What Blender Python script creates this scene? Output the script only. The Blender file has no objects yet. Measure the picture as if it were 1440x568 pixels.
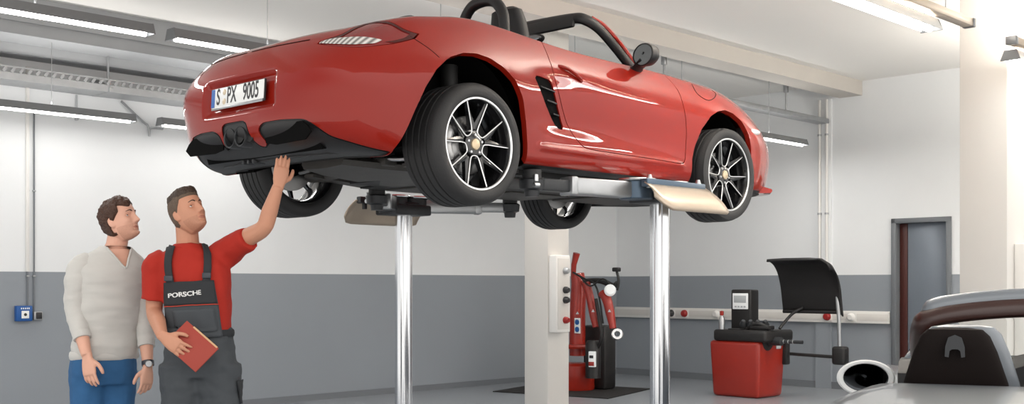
import bpy, bmesh, math, random
import numpy as np
from mathutils import Vector, Matrix, Quaternion
random.seed(7); np.random.seed(7)
R = math.radians
SC = bpy.context.scene
COL = SC.collection

# ------------------------------------------------------------------ materials
def srgb(r, g, b):
    f = lambda c: (c/12.92 if c <= .04045 else ((c+.055)/1.055)**2.4)
    return (f(r/255), f(g/255), f(b/255), 1)

def material(name, col, rough=.5, metal=0., coat=0., bump=0., bscale=200., vary=0., vscale=6., emit=None, estr=0., spec=.5,
             trans=0., ior=1.45, sheen=0., coat_rough=.03):
    m = bpy.data.materials.new(name); m.use_nodes = True
    nt = m.node_tree; b = nt.nodes['Principled BSDF']
    c = col if len(col) == 4 else (*col, 1)
    b.inputs['Base Color'].default_value = c
    b.inputs['Roughness'].default_value = rough
    b.inputs['Metallic'].default_value = metal
    b.inputs['Coat Weight'].default_value = coat
    b.inputs['Coat Roughness'].default_value = coat_rough
    b.inputs['Specular IOR Level'].default_value = spec
    b.inputs['Transmission Weight'].default_value = trans
    b.inputs['IOR'].default_value = ior
    b.inputs['Sheen Weight'].default_value = sheen
    if emit:
        b.inputs['Emission Color'].default_value = emit
        b.inputs['Emission Strength'].default_value = estr
    tc = nt.nodes.new('ShaderNodeTexCoord')
    if vary > 0:
        n = nt.nodes.new('ShaderNodeTexNoise'); n.inputs['Scale'].default_value = vscale; n.inputs['Detail'].default_value = 5
        nt.links.new(tc.outputs['Object'], n.inputs['Vector'])
        mx = nt.nodes.new('ShaderNodeMix'); mx.data_type = 'RGBA'
        mx.inputs[6].default_value = tuple(v*(1-vary) for v in c[:3])+(1,)
        mx.inputs[7].default_value = tuple(min(1, v*(1+vary)) for v in c[:3])+(1,)
        nt.links.new(n.outputs['Fac'], mx.inputs[0]); nt.links.new(mx.outputs[2], b.inputs['Base Color'])
    if bump > 0:
        n = nt.nodes.new('ShaderNodeTexNoise'); n.inputs['Scale'].default_value = bscale; n.inputs['Detail'].default_value = 3
        nt.links.new(tc.outputs['Object'], n.inputs['Vector'])
        bp = nt.nodes.new('ShaderNodeBump'); bp.inputs['Strength'].default_value = bump; bp.inputs['Distance'].default_value = .01
        nt.links.new(n.outputs['Fac'], bp.inputs['Height']); nt.links.new(bp.outputs['Normal'], b.inputs['Normal'])
    return m

# ------------------------------------------------------------------ mesh helpers
def mesh_obj(name, V, F, mat, parent=None, smooth=True, angle=38, normals=None):
    me = bpy.data.meshes.new(name)
    me.from_pydata([tuple(map(float, v)) for v in V], [], [tuple(int(i) for i in f) for f in F])
    me.update()
    if mat: me.materials.append(mat)
    if smooth:
        me.polygons.foreach_set('use_smooth', [True]*len(me.polygons))
        if normals is None:
            me.set_sharp_from_angle(angle=R(angle))
        else:
            me.normals_split_custom_set_from_vertices([tuple(map(float, n)) for n in normals])
    o = bpy.data.objects.new(name, me); COL.objects.link(o)
    if parent: o.parent = parent
    return o

def tag(o, label=None, cat=None, group=None, kind=None):
    if label: o['label'] = label
    if cat: o['category'] = cat
    if group: o['group'] = group
    if kind: o['kind'] = kind
    return o

def thing(name, label, cat, loc=(0, 0, 0), rz=0., group=None):
    o = bpy.data.objects.new(name, None); COL.objects.link(o)
    o.empty_display_size = .2
    o.location = loc; o.rotation_euler = (0, 0, rz)
    return tag(o, label, cat, group)

def frame_from(d, up=(0, 0, 1)):
    d = Vector(d).normalized(); up = Vector(up)
    if abs(d.dot(up)) > .98: up = Vector((0, 1, 0)) if abs(d.y) < .9 else Vector((1, 0, 0))
    x = up.cross(d).normalized(); y = d.cross(x).normalized()
    return x, y, d

def spline_pts(pts, n):
    """Catmull-Rom through pts (any dimension), n samples per span."""
    P = np.array(pts, float); out = []
    E = np.vstack([2*P[0]-P[1], P, 2*P[-1]-P[-2]])
    for i in range(len(P)-1):
        a, b, c, d = E[i], E[i+1], E[i+2], E[i+3]
        for k in range(n):
            t = k/n
            out.append(.5*((2*b)+(-a+c)*t+(2*a-5*b+4*c-d)*t*t+(-a+3*b-3*c+d)*t**3))
    out.append(P[-1]); return np.array(out)

class MB:
    def __init__(s): s.V = []; s.F = []
    def add(s, V, F, M=None):
        o = len(s.V)
        for v in V:
            v = Vector(v)
            s.V.append(tuple(M @ v) if M is not None else tuple(v))
        s.F += [tuple(i+o for i in f) for f in F]; return s
    def bm(s, bm, M=None):
        bm.verts.index_update()
        s.add([v.co.copy() for v in bm.verts], [[v.index for v in f.verts] for f in bm.faces], M); bm.free(); return s
    def box(s, c, size, bev=0., rot=None, seg=2):
        bm = bmesh.new(); bmesh.ops.create_cube(bm, size=1)
        for v in bm.verts: v.co = Vector((v.co.x*size[0], v.co.y*size[1], v.co.z*size[2]))
        if bev > 0:
            bev = min(bev, min(size)*.48)
            bmesh.ops.bevel(bm, geom=bm.edges[:], offset=bev, segments=seg, affect='EDGES', profile=.5)
        M = Matrix.Translation(c)
        if rot is not None:
            M = M @ (rot.to_4x4() if isinstance(rot, Matrix) else Matrix.Rotation(rot, 4, 'Z'))
        return s.bm(bm, M)
    def tube(s, pts, r, n=12, caps=True, up=(0, 0, 1), flat=None, closed=False):
        """Tube through pts; r number or list; flat = (a, b) lists scaling the two cross axes."""
        P = [Vector(p) for p in pts]; m = len(P)
        rr = [r]*m if isinstance(r, (int, float)) else list(r)
        o = len(s.V); px = None
        for i in range(m):
            if closed: d = P[(i+1) % m]-P[i-1]
            else: d = P[min(i+1, m-1)]-P[max(i-1, 0)]
            d.normalize()
            if px is None: x, y, _ = frame_from(d, up)
            else:
                x = px-d*px.dot(d); x.normalize(); y = d.cross(x)
            px = x
            ra = rr[i]; a, b = (ra, ra) if not isinstance(ra, (tuple, list)) else ra
            for k in range(n):
                t = 2*math.pi*k/n
                s.V.append(tuple(P[i]+x*(a*math.cos(t))+y*(b*math.sin(t))))
        rng = m if closed else m-1
        for i in range(rng):
            for k in range(n):
                k2 = (k+1) % n; j = (i+1) % m
                s.F.append((o+i*n+k, o+i*n+k2, o+j*n+k2, o+j*n+k))
        if caps and not closed:
            s.F.append(tuple(o+k for k in reversed(range(n))))
            s.F.append(tuple(o+(m-1)*n+k for k in range(n)))
        return s
    def lathe(s, prof, n=48, M=None, closed=False):
        """prof: list of (r, h) revolved about local Z."""
        V = []; F = []; m = len(prof)
        for k in range(n):
            t = 2*math.pi*k/n
            for r, h in prof: V.append((r*math.cos(t), r*math.sin(t), h))
        for k in range(n):
            k2 = (k+1) % n
            for i in range(m if closed else m-1):
                j = (i+1) % m
                F.append((k*m+i, k2*m+i, k2*m+j, k*m+j))
        return s.add(V, F, M)
    def prism(s, poly, h0, h1, M=None):
        """poly in local XY extruded along Z from h0 to h1."""
        n = len(poly)
        V = [(p[0], p[1], h0) for p in poly]+[(p[0], p[1], h1) for p in poly]
        F = [tuple(reversed(range(n))), tuple(range(n, 2*n))]
        F += [(i, (i+1) % n, n+(i+1) % n, n+i) for i in range(n)]
        return s.add(V, F, M)
    def loft(s, rings, caps=True, closed=True):
        o = len(s.V); n = len(rings[0])
        for r in rings: s.V += [tuple(map(float, p)) for p in r]
        for i in range(len(rings)-1):
            for k in range(n if closed else n-1):
                k2 = (k+1) % n
                s.F.append((o+i*n+k, o+i*n+k2, o+(i+1)*n+k2, o+(i+1)*n+k))
        if caps:
            s.F.append(tuple(o+k for k in reversed(range(n))))
            s.F.append(tuple(o+(len(rings)-1)*n+k for k in range(n)))
        return s
    def sphere(s, c, r, n=16, m=10):
        rx, ry, rz = (r, r, r) if isinstance(r, (int, float)) else r
        V = [(c[0], c[1], c[2]+rz)]; F = []
        for i in range(1, m):
            p = math.pi*i/m
            for k in range(n):
                t = 2*math.pi*k/n
                V.append((c[0]+rx*math.sin(p)*math.cos(t), c[1]+ry*math.sin(p)*math.sin(t), c[2]+rz*math.cos(p)))
        V.append((c[0], c[1], c[2]-rz)); L = len(V)-1
        for k in range(n): F.append((0, 1+k, 1+(k+1) % n)); F.append((L, 1+(m-2)*n+(k+1) % n, 1+(m-2)*n+k))
        for i in range(m-2):
            for k in range(n):
                k2 = (k+1) % n
                F.append((1+i*n+k, 1+(i+1)*n+k, 1+(i+1)*n+k2, 1+i*n+k2))
        return s.add(V, F)
    def build(s, name, mat, parent=None, smooth=True, angle=38):
        return mesh_obj(name, s.V, s.F, mat, parent, smooth, angle)

def axis_matrix(origin, zdir, xdir=None):
    z = Vector(zdir).normalized()
    if xdir is None: x, y, _ = frame_from(z)
    else:
        x = Vector(xdir); x = (x-z*x.dot(z)).normalized(); y = z.cross(x)
    M = Matrix((x, y, z)).transposed().to_4x4(); M.translation = Vector(origin); return M

def text_obj(name, body, size, M, mat, parent, depth=.001, align='CENTER', sx=1., bold=0.):
    """Lettering as a real mesh (font curve converted)."""
    cu = bpy.data.curves.new(name, 'FONT'); cu.body = body; cu.size = size; cu.extrude = depth; cu.offset = bold
    cu.align_x = align; cu.align_y = 'CENTER'
    tmp = bpy.data.objects.new(name+'_tmp', cu); COL.objects.link(tmp)
    dg = bpy.context.evaluated_depsgraph_get()
    me = bpy.data.meshes.new_from_object(tmp.evaluated_get(dg))
    bpy.data.objects.remove(tmp); bpy.data.curves.remove(cu)
    me.transform(M @ Matrix.Diagonal((sx, 1, 1, 1)))
    me.materials.clear(); me.materials.append(mat)
    o = bpy.data.objects.new(name, me); COL.objects.link(o)
    if parent: o.parent = parent
    return o

def remeshed(name, mb, voxel, mat, parent, smooth_it=6, fac=.5):
    """Closed overlapping shapes fused into one continuous skin."""
    o = mesh_obj(name, mb.V, mb.F, None, None, False)
    md = o.modifiers.new('fuse', 'REMESH'); md.mode = 'VOXEL'; md.voxel_size = voxel
    if smooth_it:
        s = o.modifiers.new('soft', 'SMOOTH'); s.iterations = smooth_it; s.factor = fac
    dg = bpy.context.evaluated_depsgraph_get()
    me = bpy.data.meshes.new_from_object(o.evaluated_get(dg))
    old = o.data; o.modifiers.clear(); o.data = me; bpy.data.meshes.remove(old)
    me.name = name; me.materials.clear(); me.materials.append(mat)
    me.polygons.foreach_set('use_smooth', [True]*len(me.polygons)); me.update()
    if parent: o.parent = parent
    return o

# ------------------------------------------------------------------ palette
M = {}
M['paint'] = material('car_red_paint', (.255, .0105, .0042), .5, coat=1., coat_rough=.02, spec=.08); M['paint'].node_tree.nodes['Principled BSDF'].inputs['Coat IOR'].default_value = 1.36
M['rubber'] = material('tyre_rubber', (.024, .024, .025), .62, bump=.15, bscale=120)
M['black'] = material('satin_black_plastic', (.012, .012, .013), .42)
M['matt_black'] = material('matt_black', (.003, .003, .003), .9, spec=.1)
M['under'] = material('underbody_grey', (.058, .054, .050), .55, vary=.35, vscale=9)
M['under_dark'] = material('underbody_black', (.012, .012, .012), .6, vary=.3, vscale=7)
M['alu'] = material('cast_aluminium', (.55, .56, .57), .35, metal=1.)
M['machined'] = material('machined_rim_silver', (.80, .80, .80), .28, metal=1.)
M['rimblack'] = material('gloss_black_rim', (.008, .008, .009), .22, coat=.6)
M['disc'] = material('brake_disc_steel', (.30, .30, .30), .35, metal=1.)
M['caliper'] = material('silver_caliper', (.62, .62, .62), .4, metal=.4)
M['crest'] = material('gold_crest', (.62, .50, .34), .35, metal=.6)
M['tailred'] = material('tail_lamp_red', (.20, .005, .004), .12, coat=1.)
M['tailclear'] = material('tail_lamp_clear', (.42, .41, .39), .15, coat=1., vary=.5, vscale=60)
M['lampdark'] = material('lamp_rim_dark', (.06, .006, .005), .3)
M['plate'] = material('plate_white', (.82, .83, .82), .35)
M['plateblue'] = material('plate_blue', srgb(35, 95, 170), .35)
M['ink'] = material('plate_ink', (.02, .02, .025), .5)
M['seal'] = material('plate_seal', srgb(205, 190, 165), .4)
M['leather'] = material('black_leather', (.018, .018, .019), .5, bump=.1, bscale=300)
M['glass'] = material('clear_glass', (.95, .97, .97), .0, trans=1., ior=1.02)
M['mirror'] = material('mirror_glass', (.22, .23, .24), .03, metal=1.)
M['chrome'] = material('bright_steel', (.72, .73, .75), .16, metal=1.)
M['steelblue'] = material('blue_grey_steel', srgb(82, 98, 114), .35, metal=.5)
M['darksteel'] = material('dark_grey_steel', (.035, .037, .04), .42, metal=.3)
M['beige'] = material('worn_beige_plate', srgb(176, 162, 146), .32, metal=.65, vary=.12, vscale=4)
M['galv'] = material('galvanised_metal', (.40, .41, .42), .35, metal=.8, vary=.15, vscale=12)
M['indicator'] = material('side_lamp_glass', (.75, .75, .74), .1, coat=1.)

def ribbed(m, scale, dark):
    nt = m.node_tree; b = nt.nodes['Principled BSDF']; tc = nt.nodes.new('ShaderNodeTexCoord'); wv = nt.nodes.new('ShaderNodeTexWave')
    wv.bands_direction = 'Y'; wv.inputs['Scale'].default_value = scale; nt.links.new(tc.outputs['Object'], wv.inputs['Vector'])
    mx = nt.nodes.new('ShaderNodeMix'); mx.data_type = 'RGBA'; mx.inputs[6].default_value = dark; mx.inputs[7].default_value = (.75, .73, .70, 1)
    nt.links.new(wv.outputs['Fac'], mx.inputs[0]); nt.links.new(mx.outputs[2], b.inputs['Base Color'])
ribbed(M['tailclear'], 14., (.16, .15, .14, 1))
# ================================================================== THE RED CAR
CAR_YAW = .7756
car = thing('car', 'red open-top two-seat sports car raised high on the lift', 'car', (-.8037, 6.776, 1.752), math.pi/2-CAR_YAW)

# control net of the right half: per station rows bottom -> shoulder -> spine; (x, w, z), w = distance to the right
ST = [
 [(-.66,0,.225),(-.82,0,.265),(-.935,0,.36),(-.958,0,.50),(-.945,0,.68),(-.865,0,.832),(-.60,0,.91),(-.25,0,.98)],
 [(-.66,.28,.225),(-.81,.30,.265),(-.93,.32,.36),(-.955,.33,.50),(-.94,.32,.68),(-.845,.29,.840),(-.58,.27,.915),(-.15,0,.99)],
 [(-.62,.52,.228),(-.765,.56,.26),(-.870,.597,.36),(-.906,.607,.50),(-.900,.612,.68),(-.785,.53,.848),(-.50,.45,.935),(.0,0,1.02)],
 [(-.56,.64,.23),(-.665,.73,.248),(-.758,.768,.35),(-.790,.783,.50),(-.776,.788,.69),(-.63,.67,.902),(-.33,.50,.955),(.1,0,1.03)],
 [(-.50,.70,.23),(-.56,.80,.242),(-.59,.85,.35),(-.605,.865,.50),(-.575,.858,.71),(-.42,.748,.960),(-.18,.53,.985),(.2,0,1.04)],
 [(-.36,.75,.232),(-.37,.85,.245),(-.365,.88,.35),(-.36,.892,.50),(-.33,.888,.74),(-.22,.762,.992),(-.05,.56,1.005),(.3,0,1.04)],
 [(0,.76,.235),(0,.86,.25),(0,.895,.355),(0,.904,.50),(0,.897,.76),(.03,.765,1.018),(.1,.58,1.022),(.4,0,1.03)],
 [(.35,.75,.235),(.35,.865,.255),(.35,.893,.355),(.35,.897,.50),(.355,.885,.77),(.36,.775,1.0),(.38,.62,1.005),(.55,0,1.0)],
 [(.80,.74,.235),(.80,.85,.25),(.80,.885,.35),(.80,.872,.50),(.80,.868,.78),(.80,.782,.966),(.80,.66,.965),(.80,0,.98)],
 [(1.3,.74,.235),(1.3,.848,.25),(1.3,.883,.345),(1.3,.862,.50),(1.3,.858,.78),(1.3,.77,.958),(1.3,.64,.96),(1.3,0,.98)],
 [(1.8,.74,.235),(1.8,.848,.25),(1.8,.882,.345),(1.8,.870,.50),(1.8,.862,.78),(1.8,.745,.962),(1.8,.60,.965),(1.9,0,.97)],
 [(2.2,.74,.235),(2.2,.85,.25),(2.2,.882,.345),(2.2,.886,.50),(2.2,.876,.765),(2.2,.73,.953),(2.2,.54,.935),(2.3,0,.90)],
 [(2.45,.74,.235),(2.45,.85,.25),(2.45,.880,.35),(2.45,.887,.50),(2.45,.872,.745),(2.45,.715,.938),(2.5,.50,.90),(2.55,0,.86)],
 [(2.72,.73,.235),(2.75,.82,.25),(2.78,.85,.36),(2.79,.86,.50),(2.77,.835,.71),(2.72,.68,.892),(2.75,.46,.845),(2.8,0,.80)],
 [(2.95,.66,.232),(3.02,.735,.25),(3.06,.76,.36),(3.075,.77,.48),(3.05,.745,.655),(2.95,.625,.815),(2.97,.43,.78),(3.0,0,.735)],
 [(3.12,.50,.23),(3.22,.585,.25),(3.255,.61,.36),(3.27,.62,.47),(3.225,.595,.61),(3.11,.52,.725),(3.10,.37,.715),(3.13,0,.685)],
 [(3.2,.30,.23),(3.30,.34,.25),(3.325,.35,.36),(3.335,.355,.46),(3.30,.345,.565),(3.20,.33,.64),(3.18,.25,.652),(3.19,0,.645)],
 [(3.22,0,.23),(3.325,0,.25),(3.35,0,.36),(3.36,0,.46),(3.325,0,.565),(3.24,0,.62),(3.215,0,.632),(3.205,0,.635)],
]
def nat_matrix(n, t):
    """rows: natural cubic spline interpolation weights of n knots at parameters t."""
    A = np.zeros((n, n)); B = np.zeros((n, n)); A[0, 0] = A[-1, -1] = 1
    for i in range(1, n-1):
        A[i, i-1:i+2] = (1, 4, 1); B[i, i-1:i+2] = (6, -12, 6)
    D = np.linalg.solve(A, B)                       # second derivatives
    W = np.zeros((len(t), n))
    for r, tt in enumerate(t):
        i = min(int(tt), n-2); f = tt-i; g = 1-f
        W[r, i] += g; W[r, i+1] += f
        W[r] += ((g**3-g)*D[i]+(f**3-f)*D[i+1])/6
    return W
NU, NV = 16, 10
C = np.array(ST, float); C[:, :, 1] *= 1
mir = np.array([1, -1, 1.])
Cu = np.concatenate([C[3:0:-1]*mir, C, C[-2:-5:-1]*mir], 0)               # mirrored stations beyond both ends
Cv = np.concatenate([Cu, (Cu[:, 6:4:-1]*mir)], 1)
tu = 3+np.arange(0, 17*NU+1)/NU; tv = np.arange(0, 7*NV+1)/NV
Wu = nat_matrix(Cv.shape[0], tu); Wv = nat_matrix(Cv.shape[1], tv)
G = np.einsum('ui,ijk,vj->uvk', Wu, Cv, Wv)
G[:, -1, 1] = 0
def sstep(a, b, x): t = np.clip((x-a)/(b-a), 0, 1); return t*t*(3-2*t)
def band(x, a, b, s): return sstep(a-s, a+s, x)*(1-sstep(b-s, b+s, x))
# plate recess in the tail, shoulder line in the flank, ducktail lip, swage above the bumper base
x, w, z = G[..., 0], G[..., 1], G[..., 2]
rear = 1-sstep(-.80, -.70, x)
x += rear*.032*(1-sstep(.325, .35, w))*band(z, .498, .668, .012)
side = sstep(.55, .75, w)
w -= side*.016*sstep(.25, .62, x)*(1-sstep(.62, 1.5, x))*band(z, .47, .80, .06)   # hollow by the air intake
w += side*.012*np.exp(-((z-.352)/.018)**2)*sstep(.42, .5, x)*(1-sstep(1.80, 1.9, x))   # sill edge
G[..., 0], G[..., 1] = x, w
nu, nv = G.shape[:2]
def grid_normals(G):
    du = np.gradient(G, axis=0); dv = np.gradient(G, axis=1)
    n = np.cross(du, dv); l = np.linalg.norm(n, axis=-1, keepdims=True); l[l < 1e-12] = 1
    return n/l
N = grid_normals(G)
# right half in car space has y = -w
V0 = G.reshape(-1, 3).copy(); V0[:, 1] *= -1
N0 = N.reshape(-1, 3).copy(); N0[:, 1] *= -1
cen = np.array([1.2, 0, .55])
if np.mean(np.sum(N0*(V0-cen), 1)) < 0: N0 = -N0
idx = np.arange(nu*nv).reshape(nu, nv)
F0 = [(idx[i, j], idx[i+1, j], idx[i+1, j+1], idx[i, j+1]) for i in range(nu-1) for j in range(nv-1)]
fa = np.array(F0[len(F0)//3]); nf = np.cross(V0[fa[1]]-V0[fa[0]], V0[fa[2]]-V0[fa[0]])
if nf @ N0[fa[0]] < 0: F0 = [f[::-1] for f in F0]
BODY = (V0, N0, F0)

def poly_phi(poly, a, b):
    """signed distance (negative inside) of points (a, b) to a closed polygon."""
    P = np.array(poly, float); Q = np.roll(P, -1, 0); pts = np.stack([a, b], -1)
    d = np.full(len(pts), 1e9); inside = np.zeros(len(pts), bool)
    for p, q in zip(P, Q):
        e = q-p; t = np.clip(((pts-p)@e)/(e@e), 0, 1)
        d = np.minimum(d, np.linalg.norm(pts-p-t[:, None]*e, axis=1))
        c = ((p[1] > pts[:, 1]) != (q[1] > pts[:, 1]))
        with np.errstate(divide='ignore', invalid='ignore'):
            xx = (q[0]-p[0])*(pts[:, 1]-p[1])/(q[1]-p[1])+p[0]
        inside ^= c & (pts[:, 0] < xx)
    return np.where(inside, -d, d)

def clip(mesh, phi, keep_neg):
    V, N, F = mesh; s = -1 if keep_neg else 1
    f = phi*s; nV = list(map(np.array, V)); nN = list(map(np.array, N)); cache = {}; out = []
    for fc in F:
        fv = [f[i] for i in fc]
        if min(fv) >= 0: out.append(fc); continue
        if max(fv) < 0: continue
        poly = []
        for k in range(len(fc)):
            i, j = fc[k], fc[(k+1) % len(fc)]
            if f[i] >= 0: poly.append(i)
            if (f[i] >= 0) != (f[j] >= 0):
                key = (min(i, j), max(i, j))
                if key not in cache:
                    t = f[i]/(f[i]-f[j]); cache[key] = len(nV)
                    nV.append(V[i]+(V[j]-V[i])*t); nn = N[i]+(N[j]-N[i])*t; nN.append(nn/(np.linalg.norm(nn)+1e-9))
                poly.append(cache[key])
        if len(poly) >= 3: out.append(tuple(poly))
    used = sorted({i for fc in out for i in fc}); mp = {u: k for k, u in enumerate(used)}
    return (np.array([nV[i] for i in used]), np.array([nN[i] for i in used]), [tuple(mp[i] for i in fc) for fc in out])

def split(mesh, phifun, gap=0.):
    phi = phifun(mesh[0])
    return clip(mesh, phi+gap/2, True), clip(mesh, phi-gap/2, False)

def boundary(F):
    cnt = {}
    for fc in F:
        for k in range(len(fc)):
            i, j = fc[k], fc[(k+1) % len(fc)]
            if (j, i) in cnt: cnt.pop((j, i))
            else: cnt[(i, j)] = 1
    return list(cnt)

def flange(mesh, depth, cond=None):
    """short returns behind every free edge, so that panels have thickness."""
    V, N, F = mesh; nV = [v for v in V]; nN = [n for n in N]; nF = list(F)
    for i, j in boundary(F):
        if abs(V[i][1]) < 1e-5 and abs(V[j][1]) < 1e-5: continue
        if cond is not None and not cond(V[i]): continue
        a, b = V[i], V[j]; e = b-a
        n = N[i]+N[j]; n = n/(np.linalg.norm(n)+1e-9)
        c, d = a-N[i]*depth, b-N[j]*depth
        m = np.cross(n, e); m = m/(np.linalg.norm(m)+1e-9)
        k = len(nV); nV += [a, b, d, c]; nN += [-m]*4; nF.append((k+1, k, k+3, k+2))
    return (np.array(nV), np.array(nN), nF)

def mirrored(mesh):
    V, N, F = mesh; V = V*np.array([1, -1, 1]); N = N*np.array([1, -1, 1]); return (V, N, [f[::-1] for f in F])
def merged(a, b):
    o = len(a[0]); return (np.vstack([a[0], b[0]]), np.vstack([a[1], b[1]]), list(a[2])+[tuple(i+o for i in f) for f in b[2]])
def offset(mesh, d): return (mesh[0]+mesh[1]*d, mesh[1], mesh[2])
def put(name, mesh, mat, parent): return mesh_obj(name, mesh[0], mesh[2], mat, parent, True, normals=mesh[1])
def smooth_poly(pts, n=6): return spline_pts(list(pts)+[pts[0]], n)[:-1]

# --- cuts on the right half -----------------------------------------------------------------
REAR_ARCH = [(-.55,.0),(-.553,.26),(-.515,.34),(-.462,.46),(-.40,.59),(-.33,.685),(-.235,.762),(-.12,.806),(-.02,.816),(.08,.803),(.18,.762),(.262,.70),(.318,.61),(.350,.48),(.362,.36),(.365,.26),(.368,.0)]
FRONT_ARCH = [(1.952,.0),(1.952,.30),(1.962,.40),(2.0,.50),(2.06,.61),(2.16,.705),(2.26,.752),(2.36,.772),(2.47,.760),(2.57,.715),(2.645,.63),(2.68,.53),(2.69,.42),(2.68,.30),(2.672,.0)]
DOOR = [(.608,1.2),(.606,.985),(.603,.95),(.603,.84),(.648,.693),(.70,.567),(.765,.466),(.83,.405),(.91,.378),(1.2,.372),(1.6,.366),(1.83,.362),(1.885,.40),(1.90,.55),(1.885,.68),(1.868,.78),(1.866,.837),(1.858,.876),(1.846,.911),(1.838,.95),(1.835,1.2)]
COCKPIT = [(.44,-.1),(.44,.56),(.50,.665),(.62,.715),(.9,.735),(1.3,.722),(1.62,.69),(1.70,.65),(1.74,.5),(1.80,.2),(1.80,-.1)]
VENT = [(.425,.765),(.585,.752),(.60,.72),(.645,.60),(.695,.49),(.69,.472),(.645,.474),(.62,.49),(.53,.60),(.46,.71)]
TAIL = [(-.305,.797),(-.21,.816),(-.104,.842),(-.016,.892),(.09,.935),(.226,.928),(.328,.890),(.394,.876),(.462,.864),(.387,.832),(.309,.807),(.241,.79),(.104,.767),(.004,.760),(-.151,.769)]
sec = BODY
phi = lambda f: (lambda V: f(V[:, 0], -V[:, 1], V[:, 2]))
_, sec = split(sec, phi(lambda x, w, z: np.maximum(poly_phi(COCKPIT, x, w), (.86-z))))
_, sec = split(sec, phi(lambda x, w, z: np.maximum(poly_phi(REAR_ARCH, x, z), .5-w)))
_, sec = split(sec, phi(lambda x, w, z: np.maximum(poly_phi(FRONT_ARCH, x, z), .5-w)))
door, sec = split(sec, phi(lambda x, w, z: np.maximum(poly_phi(smooth_poly(DOOR, 3), x, z), .6-w)), .006)
vent, sec = split(sec, phi(lambda x, w, z: np.maximum(poly_phi(VENT, x, z), .7-w)))
tail, sec = split(sec, phi(lambda x, w, z: np.maximum(np.maximum(poly_phi(smooth_poly(TAIL, 4), w+x, z), x+.1), .2-w)), .004)
# black diffuser: everything low at the rear below the painted bumper edge
def DIFF(e):
    """lower black area seen from behind; e widens the exhaust bay on one side."""
    return [(-.1,-.1),(-.1,.44),(.055+e,.44),(.085+e,.43),(.092+e,.40),(.098+e,.345),(.115+e,.308),(.150+e*.6,.296),(.200,.312),(.184,.365),(.195,.39),(.24,.411),(.39,.413),(.545,.405),(.585,.38),(.615,.352),(.645,.318),(.715,.288),(.78,.256),(.86,.225),(.86,.0),(.5,-.1)]
def rounded(poly, r=.012, n=3):
    P = [np.array(p, float) for p in poly]; out = []
    for i, p in enumerate(P):
        a, b = P[i-1]-p, P[(i+1) % len(P)]-p; ra = min(r, np.linalg.norm(a)*.4); rb = min(r, np.linalg.norm(b)*.4)
        a, b = p+a/np.linalg.norm(a)*ra, p+b/np.linalg.norm(b)*rb
        for k in range(n+1):
            t = k/n; out.append(tuple(a*(1-t)**2+p*2*t*(1-t)+b*t*t))
    return out
def diff_phi(e):
    return lambda x, w, z: np.maximum(poly_phi(rounded(DIFF(e), .022), w, z), x+.56)
diffuser_l, sec_l = split(sec, phi(diff_phi(.065)), .002)
diffuser, sec = split(sec, phi(diff_phi(0.)), .002)
_phi_u = phi(lambda x, w, z: np.maximum(z-.252, .35-np.where(x > -.45, 1., 0.)))
under_r, sec = split(sec, _phi_u); under_l, sec_l = split(sec_l, _phi_u)
# lower lips of the painted skin end slightly above the floor pan
body_r = flange(sec, .035)
body = put('body_shell', merged(body_r, mirrored(flange(sec_l, .035))), M['paint'], car)
put('underside_trim', merged(under_r, mirrored(under_l)), M['under_dark'], car)
for sgn, nm in ((1, 'door'), (-1, 'door')):
    d = flange(door, .03); d = d if sgn == 1 else mirrored(d)
    dr = put('door', d, M['paint'], car)
    # handle with its recess bowl
    mb = MB(); 
    hx, hz, hy = .692, .818, -.848
    pts = spline_pts([(hx-.02, hy*sgn, hz+.03), (hx+.04, (hy-.022)*sgn, hz+.018), (hx+.11, (hy-.026)*sgn, hz-.008), (hx+.165, (hy-.014)*sgn, hz-.032), (hx+.18, (hy+.004)*sgn, hz-.036)], 5)
    mb.tube(pts, [.008]+[.011]*(len(pts)-2)+[.008], 10)
    mb.build('handle', M['paint'], dr)
    mb = MB(); mb.sphere((hx+.07, (hy+.004)*sgn, hz-.012), (.062, .006, .026), 20, 10); mb.build('handle_recess', M['lampdark'], dr)

for sgn in (1, -1):
    t = tail if sgn == 1 else mirrored(tail)
    lamp = put('tail_lamp', flange(offset(t, -.002), .05), M['tailred'], car)
    lens, _ = split(tail, phi(lambda x, w, z: poly_phi(smooth_poly([(-.29,.796),(-.184,.814),(-.029,.820),(.098,.820),(.205,.804),(.152,.787),(.003,.774),(-.152,.780)], 4), w+x, z)))
    lens = lens if sgn == 1 else mirrored(lens)
    put('reversing_lens', offset(lens, .002), M['tailclear'], lamp)
    # dark upper rim of the lamp
    rim, _ = split(tail, phi(lambda x, w, z: -poly_phi(smooth_poly(TAIL, 4), w+x, z)-.016))
    rim, _ = split(rim, phi(lambda x, w, z: .0*x+(.80-z)))
    rim = rim if sgn == 1 else mirrored(rim)
    put('lamp_rim', offset(rim, .001), M['lampdark'], lamp)
    # side air intake: black tray with slats
    v = vent if sgn == 1 else mirrored(vent)
    g = put('side_vent', offset(v, -.010), M['matt_black'], car)
    for k in range(3):
        f = .2+.27*k
        px, pz = .50+.13*f+.02, .745-.26*f
        mb = MB(); mb.box((px+.005, -.868*sgn, pz), (.12-.035*k, .022, .009), .003, Matrix.Rotation(R(8), 3, 'Y'))
        mb.build('vent_slat', M['black'], g)

# diffuser inset and its channels
dm = merged(flange(diffuser, .03), mirrored(flange(diffuser_l, .03)))
dob = put('rear_diffuser', offset(dm, -.006), M['black'], car)
for yy in (-.50, -.40, -.30, .30, .40, .50):
    mb = MB(); mb.box((-.902+abs(yy)*.04, yy, .35), (.04, .008, .085), .003)
    mb.build('diffuser_fin', M['black'], dob)
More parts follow.
